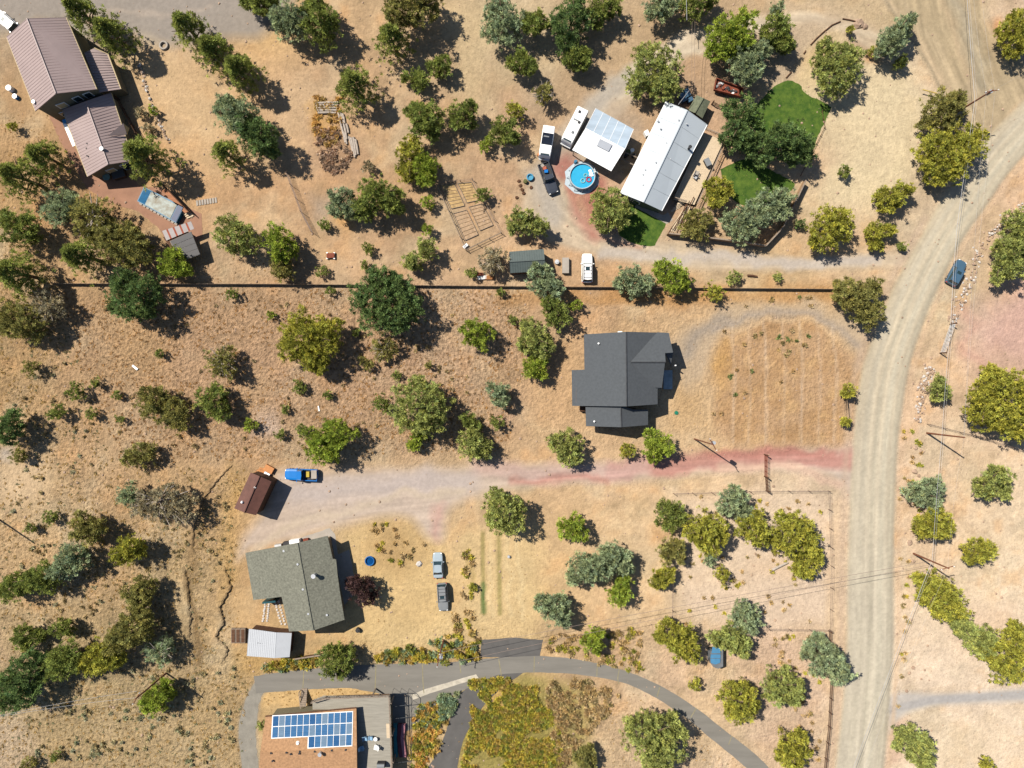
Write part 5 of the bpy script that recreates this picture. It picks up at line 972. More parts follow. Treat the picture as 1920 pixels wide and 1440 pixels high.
# ------------------------------------------------------------------ trees and shrubs
KC = dict(J=(128,138,72), Y=(160,158,70), B=(146,158,120), D=(104,124,74), O=(142,138,80), G=(144,158,66), R=(84,64,62), P=(138,146,76), S=(158,148,118), W=(154,160,92))  # Y also carries the haze over the right-hand trees in its lighter colour
def clumps(rg, lobes, dens, rc, zmin=.15, cone=False):
    """centres and outward directions of leaf clumps on and inside a union of ellipsoid lobes (x, y, zc, r, rz)"""
    C = []; Dn = []; Lb = []
    for li, (x, y, zc, r, rz) in enumerate(lobes):
        area = 4 * math.pi * ((r * r + 2 * r * rz) / 3); n = int(area * dens) + 8
        d = rg.normal(size=(n, 3)); d /= np.linalg.norm(d, axis=1)[:, None]; keep = d[:, 2] > -.6; d = d[keep]; n = len(d)
        k1 = rg.normal(size=3) * 2.2; k2 = rg.normal(size=3) * 3.6; ph = rg.uniform(0, 6, 2)
        bd = rg.normal(size=(int(8 + r * 6), 3)); bd[:, 2] = np.abs(bd[:, 2]) * .9 - .25; bd /= np.linalg.norm(bd, axis=1)[:, None]
        near = (d @ bd.T).max(1); wid = .26 if r > 1.2 else .42; tip = np.exp(-((np.arccos(np.clip(near, -1, 1)) / wid) ** 2))
        lump = (.61 + .52 * tip) * (1 + .07 * np.sin(d @ k1 + ph[0])) + rg.normal(size=n) * .05
        drop = rg.random(n) < (.35 * (1 - tip))
        lump[drop] *= .75
        rad = lump * np.where(rg.random(n) < .25, rg.uniform(.35, .8, n), 1.0)
        if cone:   # pines: whorls narrowing to the top
            t = rg.random(n) ** .8; a = rg.uniform(0, 2 * np.pi, n); q = (1 - t) ** .75 * r * (1 + .2 * np.sin(a * 3 + t * 9) + .25 * (rg.random(n) - .5)) * rg.uniform(.45, 1.1, n) + .15
            p = np.stack([x + q * np.cos(a), y + q * np.sin(a), zc - rz + 2 * rz * t], -1); d = np.stack([np.cos(a), np.sin(a), np.full(n, .5)], -1); d /= np.linalg.norm(d, axis=1)[:, None]
        else: p = np.stack([x + d[:, 0] * r * rad, y + d[:, 1] * r * rad, zc + d[:, 2] * rz * rad], -1)
        ok = p[:, 2] > zmin
        if not cone:
            for lj, (x2, y2, z2, r2, rz2) in enumerate(lobes):
                if lj != li: ok &= (((p[:, 0] - x2) / r2) ** 2 + ((p[:, 1] - y2) / r2) ** 2 + ((p[:, 2] - z2) / rz2) ** 2) > .45
        C.append(p[ok]); Dn.append(d[ok])
    return np.concatenate(C), np.concatenate(Dn)
def leaves(rg, C, Dn, col, n=20, rc=.34, ll=(.3, .55), lw=(.1, .19), up=.25, vary=.22):
    m = len(C); T = m * n
    c = np.repeat(C, n, 0); d0 = np.repeat(Dn, n, 0)
    r = rg.normal(size=(T, 3)); r /= np.linalg.norm(r, axis=1)[:, None]
    d = d0 * .75 + r + np.array([0, 0, up]); d /= np.linalg.norm(d, axis=1)[:, None]
    c = c + r * (rc * rg.random(T)[:, None] * .8)
    L = rg.uniform(*ll, T)[:, None]; W = rg.uniform(*lw, T)[:, None]
    s = np.cross(d, rg.normal(size=(T, 3))); s /= np.linalg.norm(s, axis=1)[:, None] + 1e-9
    V = np.stack([c - s * W * 1.15, c + s * W * 1.15, c + d * L], 1).reshape(-1, 3); V[:, 2] = np.maximum(V[:, 2], .03)
    F = np.arange(T * 3).reshape(-1, 3)
    base = lin1(col) * K * LEAFK
    cl = rg.normal(size=(m, 1)) * vary; hue = rg.normal(size=(m, 1)) * .06
    cc = base[None] * (1 + np.clip(cl, -.5, .6)); cc = cc * np.concatenate([1 + hue, 1 + hue * .3, 1 - hue * .8], 1)
    cc = np.repeat(cc, n * 3, 0)
    lf = np.repeat(1 + rg.normal(size=(T, 1)) * .16, 3, 0)
    return V, F, np.clip(cc * lf, .004, .7)
LEAFK = 2.25
TREE_N = 0
def tree(kind, H, lobes, label, name=None, cat='tree', group='trees on the dry lots', dens=1.0, sparse=False):
    """lobes: (px, py, r px) seen from above; first lobe sits over the trunk"""
    global TREE_N; TREE_N += 1; rg = np.random.default_rng(100 + TREE_N)
    cone = kind == 'P'; big = max(r for _, _, r in lobes); ext = max(math.hypot(a[0] - b_[0], a[1] - b_[1]) / 2 + max(a[2], b_[2]) * .8 for a in lobes for b_ in lobes)
    if H is None: H = max(1.0, .155 * ext * (1.25 if ext > 20 else 1.0)) if not cone else 8.5
    W3 = []
    for x, y, r in lobes:
        hh = H * (.6 + .4 * min(1, r / big)); zc = hh * (.5 if not cone else .58); p = P(x, y, zc); rw = r * S * (1 - zc / HC) * (.92 if not cone else 1.0); W3.append((p.x, p.y, zc, rw, hh * (.52 if not cone else .42)))
    base = Vector((W3[0][0], W3[0][1], 0)) if not cone else Vector((sum(q[0] for q in W3) / len(W3), sum(q[1] for q in W3) / len(W3), 0))
    nm = name or ('shrub' if ext < 17 else 'pine_tree' if cone else 'juniper_tree'); ct = 'shrub' if nm.endswith('shrub') else cat
    root = empty(nm, base, label, ct, group if ct == 'tree' else 'shrubs on the dry lots')
    small = ext < 17
    if not cone and big > 22:      # a few extra limbs break up the outline
        for k in range(int(rg.integers(3, 6))):
            a_ = rg.uniform(0, 6.28); q = W3[int(rg.integers(len(lobes)))]; s_ = rg.uniform(.32, .5); W3.append((q[0] + q[3] * .78 * math.cos(a_), q[1] + q[3] * .78 * math.sin(a_), q[2] * rg.uniform(.7, 1.25), q[3] * s_, q[4] * s_ * 1.1))
    C, Dn = clumps(rg, [(a - base.x, b_ - base.y, z, r, rz) for a, b_, z, r, rz in W3], (2.9 if not small else 4.5) * dens * (.55 if sparse else 1), .3, cone=cone)
    if cone and False: pass
    Vv, Ff, cc = leaves(rg, C, Dn, KC[kind], n=26 if not small else 18, rc=.42 if not small else .25, ll=(.16, .38) if not small else (.12, .3), lw=(.045, .095) if not small else (.035, .08), vary=.34)
    o = link_mesh('crown' if not small else 'foliage', fast_mesh('crown', Vv, Ff, M_LEAF, cc), root)
    tr = .045 * H * (.8 if cone else 1); g = B(); lean = Vector((rg.uniform(-.3, .3), rg.uniform(-.3, .3), 0))
    tops = [Vector((a - base.x, b_ - base.y, z)) for a, b_, z, r, rz in W3]; g.tube([(0, 0, -.05), lean * .5 + Vector((0, 0, H * .35)), lean + Vector((0, 0, H * (.9 if cone else .7)))], [tr, tr * .75, tr * .25], 7)
    for i in range(2 if small else 26 if sparse else 7):
        a = rg.uniform(0, 6.3); q = W3[i % len(W3)]; R_ = q[3] * (.75 if not sparse else 1.05); z0 = H * rg.uniform(.15, .5); t = tops[i % len(tops)]
        end = Vector((t.x + R_ * math.cos(a), t.y + R_ * math.sin(a), min(H * .85, z0 + H * .3))); st_ = Vector((0, 0, z0)); g.tube([st_, st_.lerp(end, .5) + Vector((0, 0, .2)), end], [tr * .45, tr * .3, tr * .1], 5)
    me = bpy.data.meshes.new('trunk'); me.from_pydata([tuple(v) for v in g.v], [], g.f); me.materials.append(M_BARK if not sparse else M_LOG); link_mesh('trunk', me, root)
    return root
T = [
# --- top left, around the rose-roofed house
('P',9,[(150,22,34)],'pine at the top edge just right of the rose-roofed house'),
('P',9,[(208,62,38)],'pine touching the upper right corner of the rose-roofed house'),
('P',9,[(352,52,36)],'first and uppermost of three pines running down from the top parking gravel'),
('P',9,[(400,95,40)],'middle of the three pines running down from the top parking gravel'),
('P',9,[(448,132,36)],'lowest of the three pines running down from the top parking gravel'),
('J',7,[(490,5,30),(465,0,20)],'dark tree cut by the top edge right of the parking gravel'),
('B',8,[(548,42,36)],'blue-green tree at the top edge beside its yellower twin'),
('J',8,[(604,48,42),(590,20,30)],'yellow-green tree at the top edge right of the blue-green tree'),
('O',9,[(768,20,42),(800,0,30)],'dark olive tree cut by the top edge, casting a wide shadow'),
('P',8,[(735,72,38)],'pale olive pine just below the dark olive top-edge tree'),
('P',8.5,[(665,160,44)],'lone pine standing above the bent row of logs'),
('J',4,[(783,150,22),(762,148,10)],'small bushy tree left of a slightly taller one in the upper middle'),
('J',4.5,[(826,128,23)],'small upright tree with a pointed shadow in the upper middle'),
('B',7,[(945,48,42),(930,20,26)],'large grey-green tree at the top edge left of the sandy track'),
('J',7,[(1003,45,25)],'narrow dark tree between two large trees at the top'),
('J',6,[(980,118,27)],'rounded tree south of the large grey-green top tree'),
('D',8,[(1072,42,40),(1060,75,28)],'large dark tree at the top beside the dirt driveway'),
('J',6,[(1080,112,26)],'green tree closest to the bend of the dirt driveway'),
('J',6,[(1122,22,27),(1148,12,18)],'green tree at the top edge with its shadow on the driveway verge'),
('B',6,[(1243,14,34)],'grey-green tree cut by the top edge above the driveway bend'),
('J',6,[(1298,8,30),(1330,2,18)],'green tree cut by the top edge beside the white service wire'),
('J',6.5,[(800,225,36),(778,210,20)],'broad green tree in the row of three right of the logs'),
('Y',5,[(768,285,28),(760,320,20)],'yellow-orange tree between two green ones right of the logs'),
('G',5,[(798,318,27)],'bright green tree at the foot of the yellow-orange tree'),
('J',5.5,[(870,215,28)],'green tree alone in the upper middle dirt'),
('J',5.5,[(943,250,30)],'dense green tree left of the white campers'),
('Y',4,[(966,208,21)],'yellowish tree directly above the dense green tree by the campers'),
('G',3,[(908,275,12),(915,262,8)],'little bright tree at the left foot of the dense green tree'),
('O',5,[(1018,176,22)],'thin olive tree beside the driveway above the campers','sp'),
('W',7,[(1230,128,44),(1200,150,32),(1245,160,34),(1210,110,26)],'large rounded tree between the driveway and the white-roofed home'),
('G',8,[(1362,68,40),(1340,95,25),(1392,45,26),(1385,85,25)],'tall bright green tree above the scrap trailer'),
('B',7,[(1393,125,34),(1420,100,22)],'grey-green tree touching the bright green tree above the scrap trailer'),
('J',6,[(1458,58,33),(1470,85,20)],'green tree beside the driveway right of the bright green tree'),
('B',5,[(1455,22,16)],'small grey-green tree top beside the driveway near the top edge'),
('W',7,[(1565,128,42),(1590,105,26),(1545,108,26),(1560,155,30)],'large rounded tree on the pale verge above the green lawn'),
('B',7,[(1668,78,27),(1688,55,20),(1700,42,12)],'leaning blade-shaped tree beside the road junction'),
('J',3,[(1688,118,15)],'small tree at the foot of the leaning blade-shaped tree'),
('Y',6,[(1897,62,36),(1925,50,30),(1905,90,26)],'yellow-green tree cut by the right edge near the top'),
('O',7,[(1765,205,38),(1745,225,22),(1790,190,20)],'olive tree with a utility pole rising out of it'),
('Y',7,[(1755,285,42),(1800,275,40),(1775,315,38),(1820,260,22)],'broad yellow-green tree beside the road below the junction'),
('D',7.5,[(1392,222,40),(1380,255,30)],'dark green tree at the left edge of the green lawn'),
('D',8,[(1440,275,40),(1478,262,38),(1500,285,30),(1405,270,26)],'wide dark green tree dividing the green lawn'),
('Y',4.5,[(1345,360,28)],'yellowish round tree left of the lower green lawn'),
('O',4.5,[(1305,425,30),(1318,412,18)],'olive-brown round tree inside the tan fence'),
('B',6,[(1392,420,38),(1415,405,28)],'grey-green spiky tree inside the tan fence'),
('B',5.5,[(1448,388,34),(1470,372,18)],'grey-green tree inside the tan fence corner below the lawn'),
('W',7,[(1140,385,34),(1160,402,30),(1130,410,24)],'tree on the small triangular lawn at the foot of the white-roofed home'),
('Y',6.5,[(1555,428,40),(1575,415,26),(1540,445,26)],'round yellow-green tree north of the drive entrance'),
('D',2.4,[(1498,420,10)],'tiny dark shrub outside the tan fence corner'),
('J',2.6,[(1583,322,14)],'small lone bush on the pale verge inside the road bend'),
('Y',5,[(1665,375,26),(1690,358,18)],'yellowish tree near the road north of the drive entrance'),
('Y',4,[(1638,435,20),(1640,458,16),(1662,432,14)],'low three-lobed bush near the drive entrance'),
('J',2,[(1691,463,9)],'tiny shrub beside the road at the drive entrance'),
('W',7,[(1890,470,36),(1905,420,30),(1885,505,30),(1920,450,36)],'large tree cut by the right edge above the red gravel yard'),
('Y',8,[(1850,735,40),(1885,785,42),(1905,735,44),(1840,775,34),(1865,710,28),(1920,800,30)],'very wide yellow-green tree at the right edge below the red yard'),
('W',4,[(1757,730,24)],'small round tree at the end of the stone wall'),
('W',5,[(1845,912,25),(1868,893,25),(1880,920,16)],'slanting tree on the right below the bare power pole'),
('B',4.5,[(1720,920,26),(1745,912,24),(1748,942,18)],'grey-green tree above a rounder yellow one east of the road'),
('Y',5,[(1748,985,34)],'round yellow-green tree directly above the leaning utility pole'),
('Y',4.5,[(1835,1032,29)],'round yellow-green tree alone right of the leaning utility pole'),
('Y',6,[(1755,1105,36),(1778,1130,32),(1738,1090,20)],'yellow tree below the leaning utility pole beneath the cables'),
('W',5,[(1795,1165,24),(1840,1200,30),(1815,1185,20)],'pale sprawling tree linking two yellow ones at lower right'),
('Y',6.5,[(1885,1240,40),(1905,1195,30),(1925,1220,36),(1860,1225,26)],'large yellow tree cut by the lower right edge'),
# --- right bottom orchard
('B',6.5,[(1548,1232,40),(1565,1248,32),(1528,1215,26)],'round grey-green tree overhanging the left edge of the gravel road'),
('W',6,[(1465,1283,38),(1480,1300,26)],'round tree between the curving asphalt drive and the gravel road'),
('Y',6,[(1385,1315,38)],'very round yellow-green tree above the curving asphalt drive'),
('Y',5.5,[(1485,1402,35)],'round yellow-green tree near the bottom right of the asphalt drive'),
('W',6,[(1700,1385,30),(1720,1405,28),(1728,1425,20)],'slanting pale green tree below the gravel lane on the right'),
('Y',3.5,[(1848,1432,16)],'small round tree at the bottom edge far right'),
('W',8,[(1215,1375,46),(1245,1402,40),(1195,1362,28),(1255,1365,28),(1225,1420,28)],'largest sprawling grey-green tree inside the curve of the asphalt drive'),
('O',4.5,[(1100,1422,24)],'small tree at the bottom edge right of the yellow scrub'),
('Y',2.6,[(1303,1283,13)],'small round bush above the curving asphalt drive'),
('Y',6.5,[(1268,1195,38),(1285,1215,26),(1250,1185,22)],'olive tree left of the tiny cabin with blue panels'),
('W',5.5,[(1368,1195,30),(1340,1195,16),(1385,1210,22)],'pale tree overhanging the tiny cabin with blue panels'),
('B',5.5,[(1392,1152,30),(1405,1165,20)],'grey-green tree just above the one overhanging the tiny cabin'),
('G',4.5,[(1112,1200,24)],'round green tree right of the dark asphalt apron'),
('B',6,[(1042,1142,30),(1015,1130,14),(1055,1155,20)],'blue-green tree above the dark wires right of the mown strips'),
('B',6.5,[(1095,1068,34),(1120,1060,30),(1080,1080,20)],'large grey-green tree left of centre in the dry yard'),
('B',5.5,[(1153,1045,29),(1168,1062,20)],'grey-green tree touching the right side of the large grey-green one'),
('G',4.8,[(1160,1115,24),(1168,1095,18)],'yellow-green tree below the pair of grey-green trees'),
('G',4.8,[(1075,987,28)],'bright yellow-green tree beside the big one below the cinder drive'),
('W',7.5,[(940,950,38),(960,962,34),(945,975,28)],'large tree right of the mown strips just below the cinder drive'),
('J',5,[(1255,962,29)],'dense round green tree at the left end of the paddock fence'),
('B',5,[(1375,942,30),(1390,955,20)],'grey-green tree just below the paddock fence'),
('Y',6.5,[(1322,992,38),(1340,1005,26),(1330,1025,20)],'yellow-green tree left of the paddock middle'),
('Y',6,[(1412,988,34),(1430,1005,20)],'yellow-green tree in the middle of the paddock row'),
('Y',7,[(1485,995,40),(1468,1015,26),(1510,1010,26)],'largest yellow-green tree in the paddock row'),
('Y',5,[(1508,1050,29),(1530,1045,18)],'yellow-green tree at the foot of the largest paddock tree'),
('O',4.5,[(1258,1035,27)],'olive tree at the left side of the paddock'),
('Y',4,[(1240,1085,23)],'yellowish tree at the lower left corner of the paddock'),
('B',3,[(1330,1048,15)],'small grey-green bush below the yellow-green tree left of the paddock middle'),
('Y',3.2,[(1355,1078,20)],'yellow-green bush near the rock scatter in the paddock'),
# --- the big lot
('D',8.5,[(712,580,50),(755,575,42),(690,560,34),(735,545,36),(705,522,26),(745,600,34)],'biggest dark green tree straddling the top fence of the lot'),
('Y',7.5,[(570,620,40),(560,650,38),(595,650,42),(610,625,34),(590,680,24)],'large yellow-olive tree in the left half of the lot'),
('D',8,[(248,560,42),(275,545,34),(235,528,26),(270,580,28)],'dark green tree straddling the left end of the top fence'),
('G',5.5,[(895,628,31)],'round bright green tree alone in the middle of the lot'),
('W',6,[(998,632,34),(1015,650,22)],'green tree left of the charcoal-roofed house'),
('J',5.5,[(1045,592,28),(1030,575,18)],'darker green tree above right of the one near the charcoal-roofed house'),
('B',6,[(1020,532,36),(1012,510,20)],'grey-green tree straddling the fence below the dark green metal shed'),
('B',5.5,[(1180,522,30),(1200,535,26)],'grey-green tree on the top fence left of its brighter neighbour'),
('G',5.5,[(1258,515,32),(1240,505,18),(1275,530,22)],'brighter green tree on the top fence above the charcoal-roofed house'),
('Y',3.6,[(1338,548,20)],'small round tree on the top fence right of the charcoal-roofed house'),
('O',6.5,[(1600,560,34),(1625,585,32),(1632,540,22),(1580,545,22)],'olive tree at the top right corner of the lot'),
('G',2.6,[(1080,573,12)],'little bright bush right of the darker green tree'),
('G',4.5,[(1003,690,25)],'bright tree beside the left wall of the charcoal-roofed house'),
('B',4.5,[(935,738,24)],'grey-green tree left of the charcoal-roofed house near the lot middle'),
('W',8,[(775,760,46),(810,760,38),(790,735,34),(800,790,34),(770,785,30)],'large sunlit green tree in the lower middle of the lot'),
('J',4,[(716,757,18)],'small tree touching the left side of the large sunlit tree'),
('G',3.5,[(776,832,16),(785,815,14)],'small bright tree at the foot of the large sunlit tree'),
('J',3.6,[(880,790,17),(895,800,12)],'small tree above the boundary tree right of the large sunlit one'),
('J',3,[(932,793,14)],'small bush right of a similar one in the lower middle of the lot'),
('W',5.5,[(885,832,30),(905,845,20)],'tree on the lower boundary left of the lot middle'),
('G',6.5,[(600,835,36),(635,815,34),(620,850,24)],'bright green tree at the lower boundary above the blue pickup'),
('J',3,[(568,808,14)],'small bush touching the tree above the blue pickup'),
('W',5.5,[(1062,835,30),(1070,858,22),(1045,828,20)],'spiky tree on the edge of the cinder driveway left of the charcoal-roofed house'),
('Y',3.6,[(1175,845,19)],'small yellowish tree below the charcoal-roofed house'),
('G',5,[(1230,835,29)],'round green tree below the right end of the charcoal-roofed house'),
('O',5.5,[(415,675,30),(430,690,20)],'olive tree in the upper left part of the lot','sp'),
('J',5.5,[(400,752,35),(415,765,24)],'green tree right of the olive pair in the lower left of the lot'),
('O',5,[(290,758,30)],'left tree of the olive pair in the lower left of the lot'),
('O',5,[(332,782,34)],'right tree of the olive pair in the lower left of the lot'),
('O',4,[(248,858,20),(275,848,22),(262,852,22)],'wide olive bush at the lower left corner of the lot'),
('O',3.5,[(718,655,24)],'thin olive bush left of the big open grass in the lot','sp'),
('J',2,[(300,664,9)],'tiny green bush near the upper left of the lot'),
('J',2.4,[(563,727,17)],'low bush above the middle left of the lower boundary'),
('J',2,[(437,552,13)],'low bush just below the top fence near its left part'),
('G',2,[(508,590,9)],'tiny bush left of the large yellow-olive tree'),
('O',2.2,[(690,685,12),(680,675,8)],'small bush between the yellow-olive tree and the large sunlit one'),
('J',2,[(614,742,10)],'tiny bush left of the large sunlit tree'),
('J',1.8,[(744,703,9)],'tiny bush above the large sunlit tree'),
('J',1.8,[(534,768,9)],'tiny bush right of the bare pale patch in the lot'),
('G',2.6,[(470,797,14)],'bright low bush left of the bare pale patch in the lot'),
('J',2,[(526,815,10)],'tiny bush just below the bare pale patch in the lot'),
('J',1.8,[(666,625,8)],'tiny bush right of the large yellow-olive tree'),
('J',1.8,[(619,545,9)],'tiny bush left of the biggest dark tree'),
('O',1.8,[(805,685,7)],'tiniest bush in the open grass above the large sunlit tree'),
('J',2,[(938,550,9)],'tiny bush under the top fence above the bright round tree'),
('J',2,[(962,600,9)],'tiny bush left of the tree beside the charcoal-roofed house'),
('J',1.8,[(220,741,8)],'tiny bush inside the lower left slope of the lot'),
('J',1.8,[(225,785,8)],'tiny bush above the wide olive corner bush'),
('Y',3,[(1590,735,14),(1585,790,9)],'thin green bush at the right boundary of the lot beside the road'),
('W',2.6,[(1376,520,14)],'small round bush above the top fence beside the dark log'),
('W',2,[(1459,519,9)],'tiny round bush above the top fence left of the drive entrance'),
# --- left hillside
('J',3.2,[(145,735,20)],'dark bush left of the lot boundary, upper one of two'),
('J',3.2,[(108,773,18)],'dark bush left of the lot boundary with a streaked shadow'),
('J',2.4,[(172,775,12)],'small bush right of the streaked-shadow bush'),
('J',2.4,[(180,718,10)],'small bush on the left lot boundary'),
('D',6,[(22,800,32)],'dark tree cut by the left edge beside the foot tracks'),
('O',3,[(38,855,18)],'olive bush above the foot tracks at the left edge'),
('O',3.2,[(60,690,17)],'olive bush near the left edge above the dark tree'),
('J',2.6,[(95,972,15)],'small dark bush below the foot tracks, right one of two'),
('J',2.2,[(58,990,11)],'small dark bush below the foot tracks, left one of two'),
('O',6,[(165,988,32)],'olive-green tree at the top of the left hillside cluster'),
('B',6.5,[(140,1045,32),(120,1062,26)],'blue-green tree in the middle of the left hillside cluster'),
('J',6,[(85,1082,32),(60,1090,22)],'green tree in the lower part of the left hillside cluster'),
('J',5.5,[(25,1098,28)],'green tree at the left edge of the hillside cluster'),
('Y',6,[(248,1027,28),(228,1040,16)],'yellow-green tree right of the left hillside cluster'),
('B',4.5,[(243,928,22)],'blue-green bushy tree left of the half-dead tree'),
('S',6.5,[(300,940,40),(335,945,40),(275,950,24)],'half-dead grey-brown tree on the slope below the lot corner','sp'),
('O',5.5,[(268,1110,32)],'olive tree alone on the hillside above the lower cluster'),
('J',4,[(50,1192,25),(72,1188,14)],'dark bushy tree near the left edge below the hillside cluster'),
('J',4,[(122,1176,22)],'bushy tree right of the one near the left edge'),
('O',7,[(245,1180,38),(265,1165,28),(225,1200,26)],'olive tree at the top of the lower hillside cluster'),
('Y',6.5,[(195,1228,34),(180,1240,26)],'yellow-green tree at the foot of the lower hillside cluster'),
('B',5,[(300,1222,28)],'thin grey-green tree right of the lower hillside cluster','sp'),
('J',7,[(130,1235,34),(110,1250,24)],'green tree left of the yellow-green one in the lower cluster'),
('D',8,[(45,1280,46),(20,1300,36),(60,1250,30)],'big dark green tree at the lower left edge'),
('G',5.5,[(290,1315,26),(308,1295,22)],'bright green tree beside the dark utility pole on the hillside'),
('O',2.4,[(55,1430,14)],'olive bush at the bottom left corner'),
('J',2.2,[(104,1418,8)],'tiny grey-green bush near the bottom left corner'),
# --- upper left
('P',9,[(35,330,42)],'pine at the left edge below the rose-roofed house'),
('P',7.5,[(80,292,36)],'pine left of the terracotta patio'),
('P',10,[(268,292,46)],'tall pine overhanging the lower wing of the rose-roofed house'),
('B',8,[(448,222,38),(425,205,22)],'blue-green tree below the three pines left of the bare strip'),
('D',8.5,[(490,262,36),(470,245,26)],'dark green tree between the blue-green tree and the mesh fence'),
('P',8,[(425,288,32)],'thin pine with a visible trunk beside the bare dirt strip'),
('B',6,[(118,392,34)],'grey-green tree left of the terracotta patio edge'),
('O',8,[(175,405,42),(195,430,30)],'half-bare olive tree hanging over the terracotta patio edge','sp'),
('O',8,[(225,460,44),(255,470,34),(195,445,28)],'broad olive tree below the terracotta patio'),
('P',9,[(150,478,40)],'leaning pine above the left end of the top fence'),
('J',6.5,[(35,430,38)],'green tree at the left edge level with the patio trees'),
('P',9,[(30,512,46)],'yellowish pine at the left edge level with the top fence'),
('O',7,[(35,595,42),(60,610,32)],'olive tree at the left edge just outside the lot corner'),
('S',5.5,[(88,575,34)],'bare grey tree touching the top left corner of the lot','sp'),
('G',5.5,[(328,492,27),(345,505,18)],'bright green tree beside the cabana with the dark panel roof'),
('W',6.5,[(438,438,38),(460,450,28)],'rounded green tree right of the cabana with the dark panel roof'),
('G',6.5,[(522,448,30),(535,470,24)],'bright green leafy tree right of the rounded one'),
('O',4.5,[(530,505,24)],'olive bush at the foot of the bright green leafy tree'),
('B',5.5,[(638,380,28),(655,395,20)],'grey-green tree joined to a wide yellow-green one'),
('J',7,[(705,368,38),(735,380,28),(685,390,26)],'wide yellow-green tree casting shadow left of the garden plot'),
('J',2.2,[(608,422,12)],'small bush right of the narrow mesh fence'),
('J',2.2,[(690,466,12)],'small bush below the wide tree near the garden plot'),
('J',2,[(605,508,12)],'low bush just above the top fence left of the biggest tree'),
('J',1.8,[(683,497,8)],'tiny bush above the biggest dark tree'),
('W',5,[(775,492,22),(800,468,22)],'twin-headed bushy tree left of the garden plot'),
('G',3,[(800,380,14)],'bright small bush at the upper left corner of the garden plot'),
('G',2.8,[(801,430,12)],'bright small bush left of the garden plot'),
('J',3.2,[(905,365,17)],'small tree at the upper right corner of the garden plot'),
('W',5.5,[(975,415,28),(1010,425,20)],'spiky tree right of the garden plot'),
('S',5,[(925,485,27)],'grey half-bare shrub tree left of the dark green metal shed','sp'),
('J',2.2,[(884,511,12)],'small dark bush left of the pallets by the fence'),
('J',3.2,[(240,1430,1)],None),
('J',6,[(628,1242,34),(648,1230,22)],'green hedge tree leaning over the asphalt driveway'),
('R',5,[(680,1105,31)],'dark maroon tree right of the grey-green roof'),
('S',2.6,[(690,312,12)],'bare brown bush below the log row'),
('Y',2.2,[(25,237,9)],'tiny green bush left of the rose-roofed house'),
('S',2.2,[(265,212,13)],'grey bush between the side fence and the stone kerb'),
('G',2.2,[(287,208,10)],'bright bush touching the stone kerb'),
('S',2,[(278,242,12)],'grey-green round bush above the tall overhanging pine'),
('Y',2.4,[(1594,55,8)],'small yellowish bush beside the boulder near the junction'),
('Y',2.4,[(1636,97,11)],'thin bush left of the leaning blade-shaped tree'),
('Y',1.6,[(886,1100,10)],'small bush on the weedy strip right of the grey SUV'),
('W',2.2,[(490,1358,8)],'small green bush at the left corner of the solar-panel roof'),
]
GN = 0
for row in T:
    if row[3] is None: continue
    tree(row[0], row[1], row[2], row[3], sparse=len(row) > 4)

# ------------------------------------------------------------------ ground cover nobody could count
def scrub(name, spots, label, rng_seed, n=10, rc=.28):
    """spots: (px, py, r px, colour, height)"""
    rg = np.random.default_rng(rng_seed); VV = []; FF = []; CCc = []; k = 0
    for x, y, r, col, h in spots:
        p = P(x, y); R_ = r * S; C, Dn = clumps(rg, [(p.x, p.y, h * .35, R_, h * .6)], 3.2 if R_ > .5 else 5, .2, zmin=.02)
        if len(C) == 0: continue
        V_, F_, c_ = leaves(rg, C, Dn, col, n=n, rc=rc, ll=(.16, .38), lw=(.05, .11), vary=.25); VV.append(V_); FF.append(F_ + k); CCc.append(c_); k += len(V_)
    V_ = np.concatenate(VV); o0 = Vector((float(V_[:, 0].mean()), float(V_[:, 1].mean()), 0)); V_ = V_ - np.array(o0)
    o = link_mesh(name, fast_mesh(name, V_, np.concatenate(FF), M_LEAF, np.concatenate(CCc)), None, o0); return tag(o, label, 'undergrowth', kind='stuff')
def inpoly(poly, n, rg):
    p = np.array(poly, float); out = []
    while len(out) < n:
        a = rg.uniform(p.min(0), p.max(0), (400, 2)); m = polymask(a[:, 0], a[:, 1], poly, 1.0) > .5; out += [tuple(q) for q in a[m]]
    return out[:n]
rg = np.random.default_rng(5)
yel = [(184,174,74),(152,152,68),(198,178,82),(166,146,88),(186,160,84),(136,142,72)]; brn = [(176,150,108),(186,160,112),(158,142,98),(190,166,124)]
sp = []
for x, y in inpoly([(880,1275),(960,1270),(1010,1290),(1040,1330),(1050,1380),(1050,1440),(866,1440),(885,1350)], 1600, rg):
    if vnoise(np.array([x]), np.array([y]), 26, 3)[0] > .2: sp.append((x, y, rg.uniform(1.8, 4.4), yel[rg.integers(6)], rg.uniform(.15, .5)))
for x, y in inpoly([(1020,1280),(1100,1275),(1165,1295),(1150,1330),(1090,1390),(1060,1440),(1040,1440)], 200, rg): sp.append((x, y, rg.uniform(2.5, 6), brn[rg.integers(4)], rg.uniform(.3, .6)))
scrub('scrub_patch', sp, 'yellow-green low scrub covering the ground inside the asphalt curve', 6)
sp = []
for x, y in inpoly([(706,1228),(740,1215),(800,1208),(830,1190),(890,1185),(895,1235),(850,1240),(706,1243)], 95, rg): sp.append((x, y, rg.uniform(3, 8), (yel + [(130,146,110),(140,158,124)])[rg.integers(8)], rg.uniform(.4, 1.1)))
scrub('hedge_patch', sp, 'mixed scrub bank along the north edge of the asphalt drive right of the hedge tree', 7)
sp = [(x, y, rg.uniform(4, 9), (yel + [(130,146,110)])[rg.integers(7)], rg.uniform(.5, 1.1)) for x, y in inpoly([(495,1248),(540,1238),(600,1230),(600,1248),(500,1256)], 42, rg)]
scrub('hedge_patch', sp, 'green and grey-green hedge bank below the white patio cover', 8)
